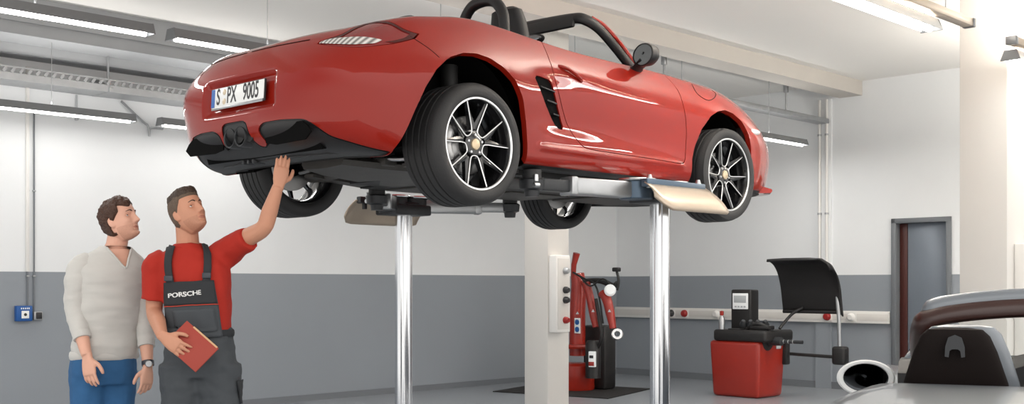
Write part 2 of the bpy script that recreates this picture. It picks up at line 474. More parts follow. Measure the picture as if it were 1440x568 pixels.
# intake pockets (recessed dark boxes seen as black hollows)
for sgn in (1, -1):
    mb = MB(); poly = [(.21, .31), (.20, .37), (.24, .398), (.36, .402), (.53, .395), (.575, .37), (.61, .335), (.56, .30), (.3, .295)]
    mb.prism([(p[0]*sgn, p[1]) for p in poly], 0, .008, axis_matrix((-.905, 0, 0), (-1, 0, 0), (0, -1, 0)))
    mb.build('intake_panel', M['matt_black'], dob)

# twin exhaust
ex = MB()
for yy in (.092, -.012):
    prof = [(.050, 0), (.054, -.004), (.056, .004), (.056, .16), (.047, .16), (.046, .0)]
    ex.lathe(prof, 28, axis_matrix((-.945, yy, .360), (1, 0, 0)), True)
exo = ex.build('exhaust_tip', M['darksteel'], car)
mb = MB()
for yy in (.092, -.012): mb.lathe([(0, 0), (.048, 0)], 24, axis_matrix((-.88, yy, .360), (-1, 0, 0)))
mb.build('exhaust_bore', M['matt_black'], exo)

# number plate
pl = MB(); pl.box((0, 0, 0), (.52, .118, .012), .004)
PM = Matrix.Translation((-.948, 0.0, .583)) @ axis_matrix((0, 0, 0), (-1, 0, .06), (0, -1, 0))
PM = PM @ Matrix.Rotation(0, 4, 'Z')
pb = MB(); pb.V = [tuple(PM @ Vector(v)) for v in pl.V]; pb.F = pl.F
holder = pb.build('plate_holder', M['darksteel'], car)
pf = MB(); pf.box((0, .004, .007), (.512, .102, .003), .001)
face = MB().add(pf.V, pf.F, PM).build('number_plate', M['plate'], car)
bl = MB(); bl.box((-.2385, .004, .009), (.034, .100, .0015)); MB().add(bl.V, bl.F, PM).build('euro_band', M['plateblue'], face)
for txt, xx in (('S', -.185), ('PX', -.052), ('9005', .135)):
    text_obj('plate_letters', txt, .124, PM @ Matrix.Translation((xx, .004, .0095)), M['ink'], face, .0006, sx=.62, bold=.0016)
for zz in (.030, -.022):
    d = MB(); d.lathe([(0, 0), (.015, 0), (.017, -.001)], 18, Matrix.Translation((-.125, zz, .0105))); MB().add(d.V, d.F, PM).build('seal_disc', M['seal'], face)
bar = MB(); bar.box((0, -.055, .008), (.50, .014, .006), .002); MB().add(bar.V, bar.F, PM).build('plate_strip', M['galv'], face)

# panel gaps drawn as sunk dark seams: fuel flap, deck lid, bumper joint
from mathutils.bvhtree import BVHTree
TREE = BVHTree.FromPolygons([tuple(v) for v in V0], [tuple(int(i) for i in f) for f in F0])
def seam(pts, direction, r=.0022, name='panel_seam', sgn=1):
    out = []
    for p in spline_pts(pts, 8):
        hit = TREE.ray_cast(Vector(p)-Vector(direction)*1.0, Vector(direction), 2.0)[0]
        if hit is not None: out.append((hit.x, hit.y*sgn, hit.z))
    if len(out) > 3: MB().tube(out, r, 6).build(name, M['matt_black'], car)
for sgn in (1,):
    seam([(2.115,-.765,.93),(2.082,-.82,.87),(2.121,-.845,.834),(2.196,-.851,.822),(2.30,-.826,.857),(2.372,-.783,.90),(2.36,-.76,.92)], (0, .7, -.7), .0026, 'fuel_flap_seam')
for sgn in (1, -1):
    seam([(-.46,-.87,.86),(-.36,-.88,.80),(-.30,-.89,.755)], (.3, 1, -.3), .0018, 'bumper_seam', sgn)
    seam([(-.885,0,.822),(-.872,-.2,.822),(-.84,-.38,.822),(-.80,-.48,.825)], (1, .1, 0), .003, 'deck_lid_seam', sgn)

# front: chin lip, side marker lamps
for sgn in (1, -1):
    lip = [(3.10,-.79*sgn,.262),(3.26,-.66*sgn,.262),(3.36,-.42*sgn,.262),(3.395,0,.262)]
    P = spline_pts(lip, 8); rings = []
    for p in P:
        rings.append([(p[0]-.10, p[1]*.93, .30), (p[0]-.01, p[1], .275), (p[0], p[1], .262), (p[0]-.02, p[1], .245), (p[0]-.25, p[1]*.85, .235)])
    MB().loft(rings).build('chin_lip', M['paint'], car)
    mk = MB(); mk.sphere((2.75, -.848*sgn, .660), (.090, .020, .022), 18, 10); mk.build('side_marker_lamp', M['indicator'], car)
    hl = MB(); hl.sphere((2.97, -.60*sgn, .655), (.13, .08, .08), 20, 12); hl.build('headlamp', M['indicator'], car)
# ------------------------------------------------------------------ wheels
def make_wheel(parent, cx, side, y_face, rt, width, phase):
    """side -1 = right; local z points outward."""
    Mw = axis_matrix((cx, y_face*side, .33), (0, side, 0), (1, 0, 0))
    hw = width
    rim = MB()
    prof = [(.252, .006), (.246, .004), (.240, -.006), (.232, -.03), (.222, -.09), (.222, -hw+.06), (.236, -hw+.025), (.250, -hw+.012), (.254, -hw+.012), (.240, -hw+.03), (.228, -.10), (.238, -.035), (.250, -.012)]
    rim.lathe(prof, 72, Mw, True)
    wheel = rim.build('wheel', M['rimblack'], parent)
    lip = MB(); lip.lathe([(.2525, .002), (.2515, .0075), (.243, .0075), (.2400, .003), (.243, -.002)], 96, Mw, True)
    lip.build('rim_lip', M['machined'], wheel)
    # tyre
    g = []
    w0, w1 = -.028, -hw+.024
    n = 4
    for k in range(n+1):
        a = w0+(w1-w0)*k/(n+.0) if False else None
    pr = [(.243, -.006), (.250, .006), (.270, .014), (.292, .015), (.312, .008), (rt-.010, -.008), (rt-.003, -.020)]
    span = (w1-w0); 
    for k in range(4):
        c = w0+span*(.14+.24*k); h = .0045
        pr += [(rt, c+h+.002), (rt-.008, c+h-.001), (rt-.008, c-h+.001), (rt, c-h-.002)]
    pr += [(rt-.003, w1-.004), (rt-.010, w1-.018), (.312, -hw+.0), (.29, -hw-.008), (.262, -hw-.004), (.246, -hw+.012)]
    ty = MB(); ty.lathe(pr, 96, Mw, True); ty.build('tyre', M['rubber'], wheel, angle=50)
    # ten spokes in five U pairs
    for k in range(5):
        th = phase+2*math.pi*k/5
        rot = Matrix.Rotation(th, 4, 'Z')
        for s in (1, -1):
            sp = MB()
            rings = []
            for t in (0, .25, .5, .75, 1):
                ix = .030+(.0735-.030)*t; iy = .074+(.2330-.074)*t      # inner edge
                th_ = .026*(1-t)**1.5+.0125                              # width
                px, py = (iy, -ix) ; nx, ny = .30, .954                    # outward from the U
                hz = -.040+.022*t
                a = (iy, s*ix); b = (iy-.3*th_, s*(ix+.954*th_))
                d = .034-.012*t
                rings.append([(a[0], a[1], hz), (.5*(a[0]+b[0]), .5*(a[1]+b[1]), hz+.003), (b[0], b[1], hz-.002), (b[0], b[1], hz-d), (a[0], a[1], hz-d)])
            mb = MB().loft(rings)
            MB().add(mb.V, mb.F, Mw @ rot).build('spoke', M['rimblack'], wheel, angle=25)
        pts = []
        for t in (1, .8, .6, .4, .25, .12): pts.append((.074+(.2345-.074)*t, .0300+(.0735-.0300)*t, -.038+.022*t+.003))
        low = [(.070, .025, -.0355), (.063, .014, -.036), (.061, 0, -.036)]
        pts = pts+low; pts = pts+[(p[0], -p[1], p[2]) for p in reversed(pts[:-1])]
        ed = MB().tube(spline_pts(pts, 3), [(.0037, .0028)]*(len(pts)*3-2), 6, up=(0, 0, 1))
        MB().add(ed.V, ed.F, Mw @ rot).build('spoke_edge', M['machined'], wheel)
    hub = MB(); hub.lathe([(0, -.030), (.05, -.031), (.066, -.038), (.072, -.06), (.072, -.10), (0, -.10)], 40, Mw); hub.build('hub', M['rimblack'], wheel)
    cap = MB(); cap.lathe([(0, -.019), (.020, -.020), (.029, -.023), (.032, -.030), (.032, -.04)], 32, Mw); cap.build('hub_cap', M['crest'], wheel)
    for k in range(5):
        a = phase+2*math.pi*(k+.5)/5
        lb = MB(); lb.lathe([(0, -.026), (.007, -.026), (.009, -.029), (.009, -.05)], 10, Mw @ Matrix.Translation((.052*math.cos(a), .052*math.sin(a), 0)))
        lb.build('wheel_bolt', M['alu'], wheel)
    bd = MB(); bd.lathe([(.07, -.085), (.155, -.092), (.160, -.096), (.160, -.118), (.07, -.125)], 60, Mw); bd.build('brake_disc', M['disc'], wheel)
    ca = MB()
    for k0 in (0,):
        pts = []
        for q in range(9):
            a = math.pi+R(-34+68*q/8)
            pts.append((.158*math.cos(a), .158*math.sin(a), -.10))
        ca.tube(pts, [(.022, .03)]+[(.033, .045)]*7+[(.022, .03)], 12)
    MB().add(ca.V, ca.F, Mw).build('brake_caliper', M['caliper'], wheel)
    return wheel
for cx, yf, rt, wd, tagw in ((0, .876, .334, .265, 0), (2.415, .862, .325, .235, 1)):
    for side in (-1, 1):
        ph = math.pi/2 if tagw == 0 else math.pi/2+math.pi/5
        if side == 1: ph = -ph
        # local y axis differs with the side: keep a U on top (rear) or below (front)
        make_wheel(car, cx-(.05 if tagw == 0 and side == 1 else 0), side, yf+(.05 if tagw == 0 and side == 1 else 0), rt, wd, -ph if side == -1 else ph)

# ------------------------------------------------------------------ wheel housings, floor pan, running gear
for cx, rr, cz in ((-.09, .46, .375), (2.32, .40, .385)):
    for side in (-1, 1):
        mb = MB(); n = 30; V = []; F = []
        ys = (.50, .62, .72, .80)
        for k in range(n+1):
            a = R(-18+216*k/n)
            for y in ys:
                V.append((cx+rr*math.cos(a), side*y, min(cz+rr*math.sin(a), .82)))
        for k in range(n):
            for j in range(3): F.append((k*4+j, k*4+j+1, (k+1)*4+j+1, (k+1)*4+j))
        c = len(V); V.append((cx, side*.50, cz))
        for k in range(n): F.append((k*4, (k+1)*4, c))
        mb.add(V, F); mb.build('wheel_housing', M['matt_black'], car)
mb = MB()
def pan(poly, z0, z1): mb.prism(poly, z0, z1)
mb.prism([(.42,-.70),(1.92,-.70),(1.95,-.50),(2.75,-.50),(2.80,-.74),(3.10,-.52),(3.22,0),(3.10,.52),(2.80,.74),(2.75,.50),(1.95,.50),(1.92,.70),(.42,.70),(.40,.50),(.15,.46),(.15,-.46),(.40,-.50)], .205, .25)
floor_pan = mb.build('floor_pan', M['under_dark'], car)
for x0, x1, y0, y1, dz in ((.55, 1.2, .10, .62, .0), (1.25, 1.85, .10, .62, .0), (.55, 1.2, -.62, -.10, 0), (1.25, 1.85, -.62, -.10, 0), (2.0, 2.7, -.44, .44, 0)):
    b = MB(); b.box(((x0+x1)/2, (y0+y1)/2, .200), (x1-x0-.02, abs(y1-y0)-.02, .014), .005); b.build('floor_panel', M['under'], floor_pan)
for sgn in (1, -1):
    b = MB(); b.box((1.15, sgn*.765, .246), (1.45, .07, .025), .006); b.build('sill_rail', M['under_dark'], floor_pan)
# rear structure: bulk of engine and gearbox, cover panels, silencer, subframe, arms, driveshafts
b = MB(); b.loft([[(-.80, -.55, .26), (-.80, .55, .26), (-.86, .55, .42), (-.86, -.55, .42)], [(-.45, -.50, .34), (-.45, .50, .34), (-.45, .52, .70), (-.45, -.52, .70)], [(.20, -.50, .30), (.20, .50, .30), (.20, .52, .75), (.20, -.52, .75)], [(.45, -.70, .24), (.45, .70, .24), (.45, .70, .70), (.45, -.70, .70)]])
b.build('engine_bay', M['matt_black'], car, angle=20)
b = MB()
rings = []
for x, hw_, z in ((-.40, .20, .238), (-.20, .30, .222), (.10, .40, .212), (.35, .46, .205), (.50, .50, .205)):
    rings.append([(x, -hw_, z+.03), (x, -hw_*.9, z), (x, -.05, z-.008), (x, .05, z-.008), (x, hw_*.9, z), (x, hw_, z+.03), (x, hw_*.8, z+.06), (x, -hw_*.8, z+.06)])
b.loft(rings); b.build('engine_cover', M['under'], car, angle=25)
for sgn in (1, -1):
    b = MB(); b.loft([[(.45+dx, sgn*(.60+dy), .215+dz) for dx, dy, dz in ((0, 0, 0), (0, .14, .0), (0, .14, .02), (0, 0, .02))], [(-.16+dx, sgn*(.42+dy), .225+dz) for dx, dy, dz in ((0, 0, 0), (0, .09, .0), (0, .09, .02), (0, 0, .02))]])
    b.build('brace_panel', M['under'], car, angle=25)
    # lower control arm, trailing link, track rod, driveshaft, damper
    b = MB(); b.tube(spline_pts([(-.02, sgn*.30, .255), (-.01, sgn*.48, .235), (0, sgn*.66, .235)], 5), [(.05, .020)]*11, 10); b.build('control_arm', M['under'], car)
    b = MB(); b.tube(spline_pts([(.36, sgn*.46, .25), (.18, sgn*.58, .24), (.02, sgn*.66, .24)], 5), .019, 10); b.build('trailing_link', M['under'], car)
    b = MB(); b.tube([(-.20, sgn*.22, .285), (-.16, sgn*.40, .272), (-.10, sgn*.64, .27)], .013, 10); b.build('track_rod', M['alu'], car)
    b = MB(); b.tube([(0, sgn*.20, .34), (0, sgn*.26, .34), (0, sgn*.34, .335), (0, sgn*.58, .33), (0, sgn*.64, .33)], [.055, .045, .018, .018, .05], 14); b.build('driveshaft', M['under_dark'], car)
    b = MB(); b.tube([(.03, sgn*.62, .28), (.05, sgn*.585, .52), (.06, sgn*.57, .80)], [.032, .045, .05], 14); b.build('damper', M['under_dark'], car)
    b = MB(); b.box((0.01, sgn*.655, .33), (.10, .05, .22), .02); b.build('hub_carrier', M['under'], car)
    b = MB(); b.box((2.42, sgn*.655, .33), (.10, .05, .22), .02); b.build('hub_carrier', M['under'], car)
    b = MB(); b.tube(spline_pts([(2.42, sgn*.30, .235), (2.42, sgn*.48, .225), (2.415, sgn*.66, .235)], 5), [(.045, .018)]*11, 10); b.build('control_arm', M['under'], car)
    # silencers either side of the gearbox
    b = MB(); b.tube(spline_pts([(-.62, sgn*.22, .395), (-.60, sgn*.30, .39), (-.52, sgn*.44, .385), (-.46, sgn*.50, .39)], 4), [(.05, .06)]+[(.10, .095)]*11+[(.05, .05)], 16, up=(0, 0, 1)); b.build('silencer', M['under'], car)
    b = MB(); b.tube(spline_pts([(-.93, -.03+sgn*.05, .362), (-.80, -.01+sgn*.06, .345), (-.70, sgn*.12, .335), (-.62, sgn*.24, .335)], 5), .036, 12); b.build('exhaust_pipe', M['under_dark'], car)
b = MB(); b.box((-.16, 0, .262), (.10, .66, .05), .018); b.build('rear_crossmember', M['under'], car)
for yy in (.15, .10, .05):
    b = MB(); b.box((-.74, yy+.06, .262), (.10, .022, .05), .008); b.build('heat_shield_rib', M['darksteel'], car)
b = MB(); b.tube(spline_pts([(-.61, .06, .272), (-.61, -.08, .275), (-.61, -.18, .280), (-.60, -.23, .292), (-.58, -.30, .30)], 5), [.012]*13+[.020]*5+[.016]*3, 12); b.build('stabiliser_link', M['alu'], car)
b = MB(); b.prism([(-.73,-.50),(-.76,-.25),(-.765,0),(-.76,.25),(-.73,.50),(-.64,.64),(-.54,.68),(-.50,.64),(-.54,.54),(-.62,.48),(-.62,-.48),(-.54,-.54),(-.50,-.64),(-.54,-.68),(-.64,-.64)], .244, .252); b.build('diffuser_floor', M['black'], car)

# ------------------------------------------------------------------ open cockpit
b = MB(); cp = [(p[0], max(0, p[1]-.03)) for p in COCKPIT[1:-1]]
loop = [(x, -w) for x, w in cp]+[(x, w) for x, w in reversed(cp)]
n = len(loop); V = [(x, y, .945) for x, y in loop]+[(x, y, .34) for x, y in loop]
F = [(i, (i+1) % n, n+(i+1) % n, n+i) for i in range(n)]+[tuple(range(n, 2*n))]
b.add(V, F); b.build('cabin_liner', M['matt_black'], car, angle=20)
b = MB(); rings = []
for yy in np.linspace(-.66, .66, 15):
    k = 1-(yy/.7)**2*.25; e = .05*math.exp(-((yy-.37)/.16)**2)
    rings.append([(1.30, yy, .78), (1.32, yy, .92+e*.8), (1.40, yy, .965+e), (1.60, yy, .975), (1.78*.98+.02*k, yy, .955), (1.70, yy, .70)])
b.loft(rings); b.build('dashboard', M['leather'], car)
b = MB(); sw = [(1.20+.06*math.sin(a), .37+.18*math.cos(a), .86+.17*math.sin(a)) for a in np.linspace(0, 2*math.pi, 33)[:-1]]
b.tube(sw, .015, 10, closed=True); b.build('steering_wheel', M['leather'], car)
for sgn in (1, -1):
    rings = []
    for t, wd, x, z, dp in ((0, .25, .98, .45, .07), (.15, .26, .93, .60, .08), (.4, .25, .86, .80, .075), (.6, .22, .80, .95, .07), (.74, .145, .765, 1.06, .06), (.88, .135, .74, 1.18, .055), (.97, .115, .725, 1.255, .045), (1, .07, .72, 1.275, .02)):
        ring = []
        for k in range(20):
            a = 2*math.pi*k/20; cx_, sx_ = math.cos(a), math.sin(a)
            ring.append((x+dp*abs(sx_)**.7*(1 if sx_ > 0 else -1), sgn*.37+wd*abs(cx_)**.6*(1 if cx_ > 0 else -1), z))
        rings.append(ring)
    st = MB().loft(rings).build('seat_backrest', M['leather'], car)
    b = MB(); b.box((1.16, sgn*.37, .42), (.50, .46, .14), .05); b.build('seat_cushion', M['leather'], st)
    hp = spline_pts([(.52, sgn*.37-.185, .93), (.52, sgn*.37-.182, 1.10), (.52, sgn*.37-.165, 1.19), (.52, sgn*.37-.10, 1.262), (.52, sgn*.37, 1.28), (.52, sgn*.37+.10, 1.262), (.52, sgn*.37+.165, 1.19), (.52, sgn*.37+.182, 1.10), (.52, sgn*.37+.185, .93)], 6)
    b = MB(); b.tube(hp, [(.034, .034)]*len(hp), 12, up=(1, 0, 0)); b.build('roll_hoop', M['black'], car)
# windscreen
def mir_path(p): return p+[(a, -bb, c) for a, bb, c in reversed(p[:-1])]
half = [(1.70, -.675, .92), (1.585, -.660, .995), (1.43, -.645, 1.112), (1.30, -.625, 1.205), (1.205, -.585, 1.252), (1.185, -.50, 1.268), (1.20, -.25, 1.282), (1.21, 0, 1.288)]
fp = spline_pts(mir_path(half), 6)
frame = MB().tube(fp, [(.030, .036)]*len(fp), 10).build('windscreen_frame', M['black'], car)
b = MB(); pts = spline_pts([(1.75, -.688, .92), (1.62, -.678, 1.003), (1.465, -.668, 1.122), (1.335, -.648, 1.216), (1.245, -.612, 1.262)], 6)
for sgn in (1, -1):
    b = MB().tube([(p[0], p[1]*sgn, p[2]) for p in pts], [(.016, .016)]*len(pts), 8); b.build('pillar_trim', M['paint'], frame)
for sgn in (1, -1):
    b = MB(); b.box((1.165, sgn*.33, 1.245), (.03, .42, .085), .012, Matrix.Rotation(R(12), 3, 'Y')); b.build('sun_visor', M['leather'], frame)
gl = MB(); nrow = 8; V = []; F = []; m = 17
top = [p for p in spline_pts(mir_path(half[4:]), 4)]; top = [top[int(i*(len(top)-1)/(m-1))] for i in range(m)]
bot = [(1.745+.20*(1-(q*q)), -.66*-q if False else .66*q, .94+.02*(1-q*q)) for q in np.linspace(-1, 1, m)]
for r in range(nrow+1):
    t = r/nrow
    for k in range(m): V.append(tuple(np.array(bot[k])*(1-t)+np.array(top[k])*t+np.array((.05*math.sin(math.pi*t), 0, .015*math.sin(math.pi*t)))))
for r in range(nrow):
    for k in range(m-1): F.append((r*m+k, r*m+k+1, (r+1)*m+k+1, (r+1)*m+k))
gl.add(V, F); g = gl.build('windscreen', M['glass'], frame); sd = g.modifiers.new('thick', 'SOLIDIFY'); sd.thickness = .005
b = MB(); b.sphere((1.13, -.20, 1.165), (.022, .115, .038), 20, 12); mi = b.build('interior_mirror', M['black'], car)
b = MB(); b.sphere((1.115, -.20, 1.165), (.014, .100, .029), 20, 10); b.build('mirror_face', M['mirror'], mi)
b = MB(); b.tube([(1.20, -.20, 1.265), (1.14, -.20, 1.18)], .010, 8); b.build('mirror_stalk', M['black'], mi)
# door mirrors
for sgn in (1, -1):
    prof = [(0, -.085), (.045, -.075), (.066, -.045), (.075, .0), (.074, .025), (.068, .032)]
    mm = MB(); mm.lathe(prof, 28); V = [(-v[2]*-.9, v[0]*1.30, v[1]*.98) for v in mm.V]
    Mt = Matrix.Translation((1.45, -.885*sgn, 1.018)) @ Matrix.Rotation(R(-10*sgn), 4, 'Z') @ Matrix.Rotation(math.pi, 4, 'Z')
    hm = MB().add(V, mm.F, Mt).build('door_mirror', M['black'], car)
    g = MB(); g.lathe([(0, .024), (.066, .026)], 28); MB().add([(v[2]*.9, v[0]*1.28, v[1]*.96) for v in g.V], g.F, Mt).build('mirror_glass', M['mirror'], hm)
    b = MB(); b.tube(spline_pts([(1.50, -.74*sgn, .935), (1.49, -.79*sgn, .955), (1.465, -.87*sgn, .99)], 4), [(.06, .02)]*4+[(.045, .018)]*5, 12); b.build('mirror_foot', M['black'], hm)
# ================================================================== THE WORKSHOP (axes: a along the car, c towards the left wall)
PHI = math.pi/2-CAR_YAW
def W(a, c, z=0.):
    return (a*math.cos(PHI)-c*math.sin(PHI), a*math.sin(PHI)+c*math.cos(PHI), z)
def place(name, label, cat, a, c, z=0., rz=0., group=None): return thing(name, label, cat, W(a, c, z), PHI+rz, group)
def fixed(o, a=0., c=0., z=0.):
    o.location = W(a, c, z); o.rotation_euler = (0, 0, PHI); return o

def two_tone(name, split=1.44):
    """white emulsion above, grey oil paint below: a real painted band."""
    m = material(name, (.8, .8, .8), .5); nt = m.node_tree; b = nt.nodes['Principled BSDF']
    g = nt.nodes.new('ShaderNodeNewGeometry'); sx = nt.nodes.new('ShaderNodeSeparateXYZ'); nt.links.new(g.outputs['Position'], sx.inputs[0])
    mt = nt.nodes.new('ShaderNodeMath'); mt.operation = 'GREATER_THAN'; mt.inputs[1].default_value = split; nt.links.new(sx.outputs['Z'], mt.inputs[0])
    mx = nt.nodes.new('ShaderNodeMix'); mx.data_type = 'RGBA'
    mx.inputs[6].default_value = srgb(140, 146, 152); mx.inputs[7].default_value = srgb(228, 230, 231)
    nt.links.new(mt.outputs[0], mx.inputs[0])
    n = nt.nodes.new('ShaderNodeTexNoise'); n.inputs['Scale'].default_value = 1.3; n.inputs['Detail'].default_value = 6
    mr = nt.nodes.new('ShaderNodeMapRange'); mr.inputs['To Min'].default_value = .93; mr.inputs['To Max'].default_value = 1.03
    nt.links.new(g.outputs['Position'], n.inputs['Vector']); nt.links.new(n.outputs['Fac'], mr.inputs['Value'])
    mul = nt.nodes.new('ShaderNodeMix'); mul.data_type = 'RGBA'; mul.blend_type = 'MULTIPLY'; mul.inputs[0].default_value = 1
    nt.links.new(mx.outputs[2], mul.inputs[6]); nt.links.new(mr.outputs[0], mul.inputs[7]); nt.links.new(mul.outputs[2], b.inputs['Base Color'])
    ro = nt.nodes.new('ShaderNodeMapRange'); ro.inputs['To Min'].default_value = .42; ro.inputs['To Max'].default_value = .75
    nt.links.new(mt.outputs[0], ro.inputs['Value']); nt.links.new(ro.outputs[0], b.inputs['Roughness'])
    return m
M['wall'] = two_tone('two_tone_wall_paint')
M['floor'] = material('grey_epoxy_floor', srgb(146, 151, 156), .25, bump=.03, bscale=40, vary=.06, vscale=1.5)
M['ceil'] = material('white_ceiling', srgb(236, 234, 230), .8, vary=.02, vscale=.7)
M['concrete'] = material('pale_grey_beam', srgb(160, 162, 164), .6, vary=.10, vscale=3)
M['white'] = material('white_paint', srgb(226, 224, 220), .5)
M['beam'] = material('grey_beam_paint', srgb(192, 187, 180), .6, vary=.05, vscale=3)
M['column'] = material('column_white_paint', srgb(210, 207, 202), .55, vary=.03, vscale=2)
M['doorgrey'] = material('grey_steel_door', srgb(112, 120, 130), .34, metal=.15, vary=.05, vscale=2)
M['doorframe'] = material('door_frame_grey', srgb(104, 108, 112), .4)
M['darkred'] = material('dark_red_reveal', srgb(66, 27, 21), .45)
M['browndoor'] = material('brown_door', srgb(120, 78, 62), .4, vary=.06, vscale=3)
M['tube'] = material('lamp_tube', (1, 1, 1), .3, emit=(1, .985, .96, 1), estr=9.)
M['lampgrey'] = material('lamp_housing_grey', srgb(120, 122, 124), .35, metal=.4)
M['lampwhite'] = material('lamp_reflector', srgb(225, 224, 220), .35)
M['machred'] = material('machine_red', srgb(148, 34, 20), .38, coat=.3, vary=.06, vscale=3)
M['machblack'] = material('machine_black', (.014, .013, .013), .45, bump=.05, bscale=90)
M['screen'] = material('screen_pale', srgb(205, 206, 205), .3, emit=(.8, .82, .82, 1), estr=.25)
M['screengrey'] = material('screen_grey', srgb(150, 153, 154), .3, emit=(.6, .62, .63, 1), estr=.15)
M['bluebox'] = material('blue_enamel', srgb(32, 84, 150), .35)
M['socketdark'] = material('socket_black', (.02, .02, .022), .4)
M['socketred'] = material('socket_red', srgb(150, 30, 28), .4)
M['silver'] = material('silver_car_paint', srgb(112, 118, 124), .36, metal=.15, coat=.6)
M['darkred_gloss'] = material('header_red_reflection', srgb(50, 24, 18), .35, coat=.3)  # reflection of the red car put into the header colour
M['seat_brown'] = material('dark_brown_seat', srgb(20, 13, 11), .7, bump=.1, bscale=300, spec=.2)
M['matfloor'] = material('black_floor_mat', (.012, .011, .011), .85, bump=.2, bscale=60)

AW, CW, HC = 13.14, 10.71, 3.85
def slab(name, poly, z0, z1, mat, kind='structure'):
    mb = MB(); mb.prism(poly, z0, z1); return tag(fixed(mb.build(name, mat, None, False)), kind=kind)
slab('floor', [(-.5,-1.2),(AW+.2,-1.2),(AW+.2,CW+.2),(-.5,CW+.2)], -.2, 0, M['floor'])
slab('ceiling', [(1.2,1.0),(AW+.2,1.0),(AW+.2,CW+.2),(1.2,CW+.2)], HC, HC+.2, M['ceil'])
slab('wall_left', [(-.5,CW),(AW+.2,CW),(AW+.2,CW+.2),(-.5,CW+.2)], 0, HC, M['wall'])
# right wall with the two door openings
mb = MB()
for c0, c1, z0, z1 in ((CW, 6.40, 0, HC), (6.40, 5.66, 2.12, HC), (5.66, 5.03, 0, HC), (5.03, 4.05, 2.13, HC), (4.05, -1.2, 0, HC)):
    mb.prism([(AW, c0), (AW, c1), (AW+.2, c1), (AW+.2, c0)], z0, z1)
tag(fixed(mb.build('wall_right', M['wall'], None, False)), kind='structure')
slab('trim_ceiling_beam', [(1.2,6.79),(AW,6.79),(AW,7.10),(1.2,7.10)], 3.67, HC, M['beam'])
mb = MB(); mb.prism([(-.5,10.05),(AW,10.05),(AW,CW),(-.5,CW)], 3.51, HC); mb.prism([(-.5,10.03),(AW,10.03),(AW,10.06),(-.5,10.06)], 3.62, 3.66)
mb.prism([(-.5,10.45),(AW,10.45),(AW,CW),(-.5,CW)], 3.42, 3.52)
tag(fixed(mb.build('trim_wall_beam', M['concrete'], None, True, 20)), kind='structure')
# small gusset where the ceiling beam meets the right wall
slabs = [('baseboard_right', [(AW-.02,CW),(AW,CW),(AW,6.42),(AW-.02,6.42)], 0, .09), ('baseboard_left', [(-.5,CW-.02),(AW,CW-.02),(AW,CW),(-.5,CW)], 0, .07)]
M['base'] = material('grey_skirting', srgb(112, 116, 121), .4)
for n_, p_, a_, b_ in slabs: slab(n_, p_, a_, b_, M['base'])
# white upright strips of the wall panels, and corner pipes
for i, a in enumerate((4.43,)):
    mb = MB(); mb.box((a, CW-.012, 2.4), (.03, .024, 1.92), .005); tag(fixed(mb.build('trim_panel_joint', M['white'])), kind='structure')
mb2 = MB(); mb2.prism([(AW-.03, 7.42), (AW, 7.42), (AW, 7.20), (AW-.03, 7.20)], 0, 3.67); tag(fixed(mb2.build('trim_right_pilaster', M['wall'], None, False)), kind='structure')
for c_, lab in ((7.35, 'left'), (7.25, 'right')):
    t = place('wall_pipe', 'thin white pipe running up the %s side of the narrow pilaster in the far corner' % lab, 'pipe', AW-.05, c_, 1.02, 0)
    mb = MB(); mb.tube([(0, 0, 0), (0, 0, 2.645)], .018, 10); mb.build('pipe', M['white'], t)
    for z in (.15, 1.2, 2.2):
        mb = MB(); mb.lathe([(.018, -.012), (.026, -.012), (.026, .012), (.018, .012)], 12, Matrix.Translation((0, 0, z)), True); mb.build('pipe_clip', M['galv'], t)
# doors
mb = MB()
for y0, y1 in ((5.66, 5.72), (6.34, 6.40)): mb.box((AW+.04, (y0+y1)/2, 1.06), (.14, y1-y0, 2.12), .006)
mb.box((AW+.04, 6.03, 2.09), (.14, .74, .06), .006)
fr = tag(fixed(mb.build('door_1', M['doorframe'])), kind='structure')
mb = MB(); mb.box((AW+.10, 5.97, 1.03), (.045, .53, 2.06), .004); mb.build('door_leaf', M['doorgrey'], fr)
mb = MB(); mb.box((AW+.10, 6.29, 1.03), (.04, .10, 2.06), .004); mb.build('door_reveal', M['darkred'], fr)
mb = MB()
for y in (4.08, 5.0): mb.box((AW+.04, y, 1.065), (.14, .06, 2.13), .006)
mb.box((AW+.04, 4.54, 2.10), (.14, .98, .06), .006)
fr = tag(fixed(mb.build('door_2', M['browndoor'])), kind='structure')
mb = MB(); mb.box((AW+.08, 4.54, 1.04), (.045, .86, 2.07), .004); mb.build('door_leaf', M['browndoor'], fr)
mb = MB(); mb.tube([(AW+.05, 4.86, 1.05), (AW+.01, 4.86, 1.05), (AW+.01, 4.76, 1.05)], .010, 8); mb.build('door_handle', M['galv'], fr)
# columns
def column(name, a, c, s):
    mb = MB(); mb.box((a, c, HC/2), (s, s, HC), .012); return tag(fixed(mb.build(name, M['column'])), kind='structure')
column('trim_left_column', 8.17, 7.537, .31)
column('trim_right_column', 9.55+.2, 3.83+.02, .40)

